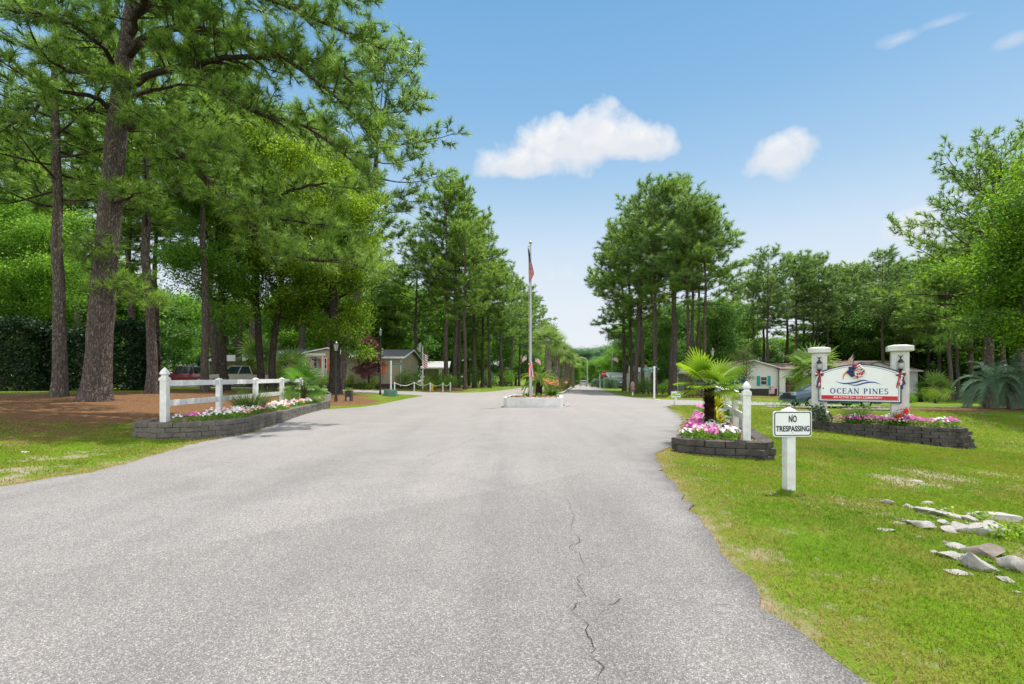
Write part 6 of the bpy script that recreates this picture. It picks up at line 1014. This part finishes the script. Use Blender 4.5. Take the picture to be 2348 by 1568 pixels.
put_pine(1,776,43,70,'tall open pine behind the leaning oak trunk',gl,1.25,0.,None,(0,.135)); put_pine(2,948,60,560,'pine above the roof of the olive house',gl,1.35); put_pine(4,905,66,600,'dark pine over the middle of the olive house',gl,1.3); put_pine(0,1022,53,388,'pale barked pine right of the olive house',gl,1.15,.3); put_pine(2,1042,56,425,'thick dark pine trunk behind the hydrant',gl,1.1,5.); put_pine(3,1050,60,470,'thin pine squeezed between two thick trunks right of the house',gl,1.3,2.); put_pine(0,1066,50,500,'pine trunk that stands alone on the grass past the hydrant',gl,1.15,3.6)
for k,u,d,vt,lb in ((2,1088,62,480,'first of the slim pines beyond the rope fence'),(4,1106,64,555,'second of the slim pines beyond the rope fence'),(0,1123,62,590,'third of the slim pines beyond the rope fence'),(2,1150,78,600,'broad pine before the left lane bends away'),(0,1172,90,630,'pine above the far end of the left lane'),(4,1190,98,640,'darker pine above the far end of the left lane'),(0,1208,118,668,'pine just left of the flagpole top'),(1,1222,132,672,'farthest pine showing right of the flagpole')): put_pine(k,u,d,vt,lb,gl,1.25)
for k,u,d,vt,lb,wx in ((4,1431,60,520,'leftmost leaning pine of the right hand group',1.25),(4,1447,57,495,'second pine from the road in the right group',1.2),(2,1458,50,445,'pine rising beside the wrapped pink post',1.2),(0,1474,54,470,'pine directly behind the dark round bushes',1.1),(1,1501,46,405,'pine touching the white street sign post',1.1),(1,1536,46,398,'left of two touching pine trunks',1.05),(0,1546,44.5,402,'right of two touching pine trunks',1.05),(3,1573,41,440,'pale pine trunk just left of the fan palm',1.1),(3,1586,42,425,'dark pine trunk above the middle of the fan palm',1.1),(3,1600,46,450,'reddish pine trunk set back above the fan palm',1.1),(0,1612,41,470,'pale pine trunk right beside the black lantern',1.15)): put_pine(k,u,d,vt,lb,gr_,wx)
for k,u,d,vt,lb,wx in ((3,1727,62,622,'slim pine left of the white house ridge',1.1),(3,1762,60,560,'tallest slim pine over the white house roof',1.15),(3,1825,62,570,'pine over the open garage',1.2),(1,1860,64,582,'pine directly above the left sign pillar',1.05),(3,1877,62,576,'pine just right of the left sign pillar',1.0),(3,1896,60,602,'thin pine above the middle of the sign',1.0),(1,1935,68,612,'pine over the left half of the sign arch',1.1),(3,1968,70,625,'pine over the top of the sign arch',1.1),(1,2027,52,562,'broad topped pine behind the right sign pillar',1.15),(4,2070,58,600,'dark pine right of the right sign pillar',1.1),(3,2108,60,640,'bare trunked pine in the shade right of the sign',1.),(4,2155,50,575,'dense pine over the squat sabal palm',1.25),(4,2195,46,575,'dark pine left of the jelly palms',1.2),(3,2300,34,360,'pine at the right edge behind the jelly palms',1.1)): put_pine(k,u,d,vt,lb,gw,wx)
bp = pine('pine_tree','big spreading pine with long level limbs at the right edge','tree',r8(140),14.4,.34,6.4,38,.34,11,.36,.02,(0,0),2.2,.4,.24,needle,barkr,gw,.25); x,y,z = GP(2272,31); bp.location = (x,y,z)
# the biggest pine, limb by limb
rA = r8(200); dA = 18.; rootA = thing('pine_tree','biggest pine with thick trunk and long drooping limbs','tree',GP(218,dA),0,gl); o_ = np.array(rootA.location)
ta = [W(u,v,dA)-Vector(o_) for u,v in ((216,930),(219,905),(222,880),(226,820),(234,700),(248,520),(258,420),(266,330),(278,200),(292,90),(304,0),(316,-110),(324,-230),(328,-330))]; ra = [.62,.52,.45,.40,.385,.36,.345,.33,.29,.24,.20,.15,.09,.03]; tp = smooth_poly(np.array([tuple(p) for p in ta]),34); rr_ = np.interp(np.linspace(0,1,34),np.linspace(0,1,14),ra); trunk_mesh(tp,rr_,bark,rootA,rA,22,.035); skA = Sk()
LA = [[(292,290,18,),(330,282,17.8),(365,305,17.4),(430,370,17),(500,432,16.6),(580,480,16.2),(665,505,15.8),(770,520,15.3)],[(440,378,17),(520,470,16.6),(600,545,16.3),(690,590,15.9),(790,600,15.5),(850,620,15.3)],[(285,200,18),(340,176,17.5),(430,150,16.6),(540,128,15.8),(680,130,15.2),(790,170,14.9),(860,250,14.8)],[(292,130,18),(370,66,17),(470,70,16.2),(590,100,15.5),(700,170,15),(800,260,14.7),(870,330,14.7)],[(262,262,18),(225,225,17.5),(170,212,16.8),(110,215,16.2),(60,265,15.6),(0,300,15.2),(-60,300,15)],[(275,190,18),(235,110,17),(150,50,15.4),(70,30,14.2),(0,20,13.6)],[(300,40,18),(400,-20,16.6),(520,-30,15.8),(640,10,15.2),(760,60,14.9),(850,100,14.8)],[(288,228,18),(360,205,18.6),(440,195,19.2),(520,220,19.6)],[(262,300,18),(330,300,19.5),(420,330,21),(520,360,22)],[(560,490,16.3),(640,450,16),(720,420,15.7),(800,430,15.5)],[(280,150,18),(210,170,16),(130,150,14.6),(90,110,14)],[(300,80,18),(330,0,16),(380,-60,14.8),(430,-90,14)],[(296,100,18),(390,110,16.6),(500,200,16),(600,260,15.6),(720,300,15.4),(840,400,15.3)],[(300,280,18),(390,300,16),(470,330,15),(540,350,14.6)],[(310,-60,18),(430,-120,16.5),(560,-110,15.6),(700,-60,15),(820,0,14.8)],[(310,-90,18),(220,-110,16.5),(120,-90,15.4),(20,-60,14.8)],[(320,-200,18),(380,-260,17.4),(460,-290,17)],[(318,-180,18),(260,-240,17.4),(190,-260,17)],[(316,-140,18),(300,-200,16.6),(280,-230,15.4)],[(252,470,18),(290,455,17.4),(330,440,16.9)],[(238,640,18),(300,660,17.4),(350,700,16.8)],[(245,560,18),(215,575,17.3),(190,600,16.8)]]
for i,l in enumerate(LA):
    P = smooth_poly(np.array([tuple(W(*p)-Vector(o_)) for p in l]),14); Lm = poly_at(P,0)[2]; P[1:-1] += rA.normal(0,.03,(12,3)); dress_limb(skA,rA,P,min(.15,.04+Lm*.012),min(1.9,.5+Lm*.22),.185,.15,.2 if Lm > 3 else .12,.3,.36,.014)
for k in range(60): v = rA.uniform(545,690); p = np.array(tuple(W(np.interp(v,[520,700],[248,234]),v,dA)-Vector(o_))); a = rA.uniform(0,6.28); e = np.array((math.cos(a),math.sin(a),.3)); skA.tips(p+e*(.42+rA.uniform(0,.25)),e)
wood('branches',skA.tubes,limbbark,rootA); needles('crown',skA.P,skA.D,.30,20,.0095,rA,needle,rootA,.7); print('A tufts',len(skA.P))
# broadleaf trees
gb_ = 'leafy trees left of the road'
def put_b(o, u, d, rz=0): x,y,z = GP(u,d); o.location = (x,y,z); o.rotation_euler = (0,0,rz); KIDS.setdefault(o.name,list(o.children)); return o
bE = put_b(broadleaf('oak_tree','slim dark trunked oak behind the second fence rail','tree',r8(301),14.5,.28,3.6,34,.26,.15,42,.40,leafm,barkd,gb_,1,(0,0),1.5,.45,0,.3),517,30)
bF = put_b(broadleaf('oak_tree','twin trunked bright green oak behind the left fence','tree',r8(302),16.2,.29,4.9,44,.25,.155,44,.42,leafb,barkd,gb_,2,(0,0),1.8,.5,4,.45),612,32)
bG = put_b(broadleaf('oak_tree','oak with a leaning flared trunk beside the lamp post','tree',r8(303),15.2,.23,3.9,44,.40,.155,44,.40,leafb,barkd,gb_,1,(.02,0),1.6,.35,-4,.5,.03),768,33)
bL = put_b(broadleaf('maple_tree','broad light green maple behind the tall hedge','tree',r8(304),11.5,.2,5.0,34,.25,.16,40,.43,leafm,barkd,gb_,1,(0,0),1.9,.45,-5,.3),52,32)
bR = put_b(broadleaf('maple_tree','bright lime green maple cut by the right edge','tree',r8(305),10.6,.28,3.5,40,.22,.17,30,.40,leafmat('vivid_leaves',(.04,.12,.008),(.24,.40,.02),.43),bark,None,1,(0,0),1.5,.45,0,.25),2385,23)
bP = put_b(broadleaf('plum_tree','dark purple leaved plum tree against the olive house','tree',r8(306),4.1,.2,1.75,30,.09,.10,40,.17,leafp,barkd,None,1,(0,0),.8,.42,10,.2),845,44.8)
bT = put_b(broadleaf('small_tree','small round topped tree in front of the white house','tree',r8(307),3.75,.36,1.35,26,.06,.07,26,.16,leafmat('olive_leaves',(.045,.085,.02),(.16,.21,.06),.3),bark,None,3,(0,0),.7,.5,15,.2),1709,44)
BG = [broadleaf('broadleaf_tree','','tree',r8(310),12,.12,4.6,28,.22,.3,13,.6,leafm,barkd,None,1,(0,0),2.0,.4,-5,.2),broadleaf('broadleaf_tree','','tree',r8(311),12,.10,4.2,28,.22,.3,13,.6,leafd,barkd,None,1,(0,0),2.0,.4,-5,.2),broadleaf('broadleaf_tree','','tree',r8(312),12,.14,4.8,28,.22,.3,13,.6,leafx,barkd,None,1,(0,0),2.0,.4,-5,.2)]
BU = [False]*3
def put_bg(k, u, d, H, lb, grp, wx=1.):
    x,y,z = GP(u,d); s_ = H/12.; sc_ = (s_*wx,s_*wx,s_)
    if not BU[k]: BU[k] = True; o = BG[k]; KIDS.setdefault(o.name,list(o.children)); o.location = (x,y,z-.2); o.scale = sc_; o['label'] = lb; o['group'] = grp
    else: dup(BG[k],(x,y,z-.2),rp.uniform(0,6.28),sc_,lb,grp)
gB = 'background trees filling the woods on the left'; lB = 'leafy background tree filling the gaps behind the left houses'
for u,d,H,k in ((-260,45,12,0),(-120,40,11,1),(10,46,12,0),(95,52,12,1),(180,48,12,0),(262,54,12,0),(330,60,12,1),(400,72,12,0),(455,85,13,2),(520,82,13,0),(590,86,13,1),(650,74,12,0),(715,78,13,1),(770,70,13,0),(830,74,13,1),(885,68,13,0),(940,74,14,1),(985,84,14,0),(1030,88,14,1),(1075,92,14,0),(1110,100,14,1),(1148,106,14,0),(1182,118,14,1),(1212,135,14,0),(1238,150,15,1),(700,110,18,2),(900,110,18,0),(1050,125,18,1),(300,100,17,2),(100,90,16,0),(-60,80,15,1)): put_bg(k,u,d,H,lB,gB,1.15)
gC = 'background trees filling the woods on the right'; lC = 'leafy background tree filling the gaps behind the right houses'
for u,d,H,k in ((1438,98,12,1),(1462,92,12,0),(1490,84,11,1),(1520,82,12,1),(1552,78,12,0),(1585,76,12,1),(1618,72,12,1),(1648,66,11,0),(1668,74,12,1),(1705,84,10,0),(1750,90,9,1),(1800,92,9,0),(1850,90,10,1),(1905,74,10,1),(1945,72,12,1),(1985,76,12,1),(2020,72,11,0),(2060,68,12,1),(2105,66,11,0),(2150,64,13,1),(2200,60,12,0),(2240,56,12,1),(2290,52,13,1),(2340,48,12,0),(2400,46,13,1),(2480,50,13,0),(2580,52,13,1),(1640,90,15,1),(2100,88,17,1),(2220,80,17,0),(2330,72,17,1)): put_bg(k,u,d,H,lC,gC,1.15)
gD = 'far tree line at the end of the road'; lD = 'distant tree in the far line closing the road'
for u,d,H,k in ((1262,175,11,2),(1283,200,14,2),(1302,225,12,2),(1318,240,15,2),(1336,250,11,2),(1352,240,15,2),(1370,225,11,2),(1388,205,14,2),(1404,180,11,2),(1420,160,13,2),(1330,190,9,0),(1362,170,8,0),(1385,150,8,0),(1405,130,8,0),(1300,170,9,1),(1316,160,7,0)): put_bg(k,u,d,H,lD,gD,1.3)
# magnolia-like dark tree by the right pines
x,y,z = GP(1642,52); dup(BG[1],(x,y,z),1.,(.75,.75,.78),'dark magnolia between the right pines and the white house'); x,y,z = GP(1530,60); dup(BG[1],(x,y,z),2.,(.6,.6,.85),'dark magnolia behind the two touching pine trunks'); x,y,z = GP(1988,62); dup(BG[1],(x,y,z),3.,(.8,.8,.85),'dark magnolia above the arch of the welcome sign')
# ------------------------------------------------------------------ rocks
def rock(label, u, v, w_, h_, dp, seed, mat, tilt=0., name='boulder'):
    d = CH*FP/(v-HZ)
    for _ in range(6): d = (CH-G(X(u,d),d))*FP/(v-HZ)
    k = d/FP; x = X(u,d); y = d+dp*k*w_*.5; z = G(x,y); r7 = np.random.default_rng(seed); bm = bmesh.new(); bmesh.ops.create_icosphere(bm,subdivisions=3,radius=1.); cut = [(nrm(r7.normal(0,1,3)*np.array((1,1,1.2))),r7.uniform(.38,.8)) for _ in range(16)]
    for ve in bm.verts:
        p = np.array(ve.co)
        for n_,c in cut:
            q = p@n_
            if q > c: p = p-n_*(q-c)
        p *= 1+.05*math.sin(p[0]*9+seed)*math.sin(p[1]*8)+r7.normal(0,.012); ve.co = p
    me = D.meshes.new(name); bm.to_mesh(me); bm.free(); me.materials.append(mat); me.polygons.foreach_set('use_smooth',[True]*len(me.polygons)); me.set_sharp_from_angle(angle=R(32)); o = D.objects.new(name,me); COL.objects.link(o)
    o.scale = (w_*k*.60,w_*k*.60*dp,h_*k*.56); o.location = (x,y,z+h_*k*.12); o.rotation_euler = (r7.normal(0,.12),tilt,r7.normal(0,.35)); return tag(o,label,'rock','pale rocks in the lawn at the right' if mat is rockm else None)
for i,(u,v,w_,h_,dp,m_,tl,lb) in enumerate(((2042,1158,38,20,.8,rockm,0,'lone pale rock farthest left in the scattered lawn rocks'),(2089,1166,22,11,.8,rockm,0,'small pale rock just right of the lone pale rock'),(2185,1190,100,32,.5,rockm,.15,'long pale slab at the back of the rock pile'),(2238,1198,45,24,.6,rockm,.2,'short pale slab touching the back slab'),(2222,1222,66,40,.8,rockm,.1,'chunky grey white block in the middle of the pile'),(2290,1236,110,44,.55,rockm,.12,'largest flat pale boulder in the middle of the pile'),(2318,1198,110,24,.5,rockm,-.05,'long pale slab leaving the picture at right'),(2310,1220,90,26,.5,rockm,.2,'low slab just behind the largest boulder'),(2135,1214,84,34,.5,rockm,.3,'pale tilted slab at the left of the pile'),(2100,1205,50,18,.5,rockm,.2,'narrow pale stone left of the tilted slab'),(2190,1222,62,26,.5,rockm,.3,'grey stone between the tilted slab and chunky block'),(2175,1206,40,26,.6,rockm,.3,'upright grey stone above the tilted slab'),(2066,1203,32,9,.7,rockm,0,'flat pale stone at the left margin of the pile'),(2050,1221,44,11,.7,rockm,0,'second flat stone at the left margin of the pile'),(2210,1262,50,20,.7,rockm,0,'small white stone in front of the grey stones'),(2200,1286,70,26,.6,rockm,.15,'white stone left of the brown boulder'),(2290,1283,110,46,.6,rockd,.05,'brown boulder shaded under the largest boulder'),(2262,1312,120,62,.35,rockm,.52,'sharp tilted slab leaning in front of the brown boulder'),(2345,1312,70,60,.8,rockm,0,'pale block at the right edge of the picture'),(2222,1322,60,16,.6,rockm,.1,'white chip nearest the road in the rock pile'),(2318,1336,40,18,.7,rockm,.2,'small stone below the sharp tilted slab'),(2342,1362,20,9,.8,rockm,0,'tiny white stone at the right edge'),(2112,1106,26,5,.7,rockm,0,'flat stone in the far lawn behind the rock pile'))): rock(lb,u,v,w_,h_,dp,60+i,m_,tl)
for i,(u,v,w_,h_,lb) in enumerate(((1449.,917.5,8,4,'smallest kerb stone left of the street sign post'),(1510,919,14,8,'largest grey kerb stone right of the street sign post'),(1546,921,8,7,'pale kerb stone behind the small notice sign'),(1572,922,6,5,'kerb stone just right of the small notice sign'),(1606,922.5,8,4,'last kerb stone behind the fan palm'))):
    o = rock(lb,u,v,w_,h_,.8,90+i,rockm,0,'kerb_stone'); o['group'] = 'stones along the side street'
for i,(u,v,w_,h_,lb) in enumerate(((50,1038,28,8,'flat grey slab lying in the left lawn'),(100,1108,40,5,'pale chunk of concrete at the left road edge'))): rock(lb,u,v,w_,h_,.5,97+i,rockm,.05)
for i in range(22):
    u_,v_ = 2060+rp.uniform(0,290),0; v_ = 1180+(u_-2060)*.35+rp.normal(0,42); rock('small pale stone chip scattered among the larger lawn rocks',u_,v_,rp.uniform(9,30),rp.uniform(5,13),.8,300+i,rockm if i%5 else rockd,rp.normal(0,.15),'stone_chip')['group'] = 'small stone chips in the lawn'
for i,(u,v,lb) in enumerate(((2245,1205,'green weed growing at the back of the rock pile'),(2262,1252,'green weed in front of the largest flat boulder'),(2300,1262,'leafy weed above the brown boulder'),(2325,1250,'small weed at the right end of the rock pile'),(2150,1200,'small weed beside the tilted slab'))):
    d = 1.62*FP/(v-HZ); x = X(u,d); r7 = r8(400+i); wd_ = thing('weed',lb,'weed',(x,d,G(x,d))); leaves('foliage',r7.normal(0,1,(90,3))*np.array((.085,.06,.035))+np.array((0,0,.05)),.05,r7,leafb,wd_,1.); MB().tube([(0,0,-.03),(.01,0,.08)],[.006,.003],5).build('stem',stalkm,wd_)
m = None
for k,(u,d,lb) in enumerate(((1812,25.,'stone edging left of the left sign pillar'),(1985,24.5,'stone edging behind the reeds under the sign'))):
    x,y,z = GP(u,d); st_ = thing('stone_edging',lb,'edging',(x,y,z)); m = MB(); r7 = r8(k)
    for i in range(9): m.ball((-1.1+.28*i,.12*math.sin(i*.7),.05),r7.uniform(.12,.17),7,0,(1.1,.8,.55))
    m.build('stones',rockd,st_,smooth=50); leaves('foliage',r7.normal(0,1,(260,3))*np.array((.8,.3,.12))+np.array((0,.4,.2)),.10,r7,leafm,st_)
D.batch_remove([o for o in []])
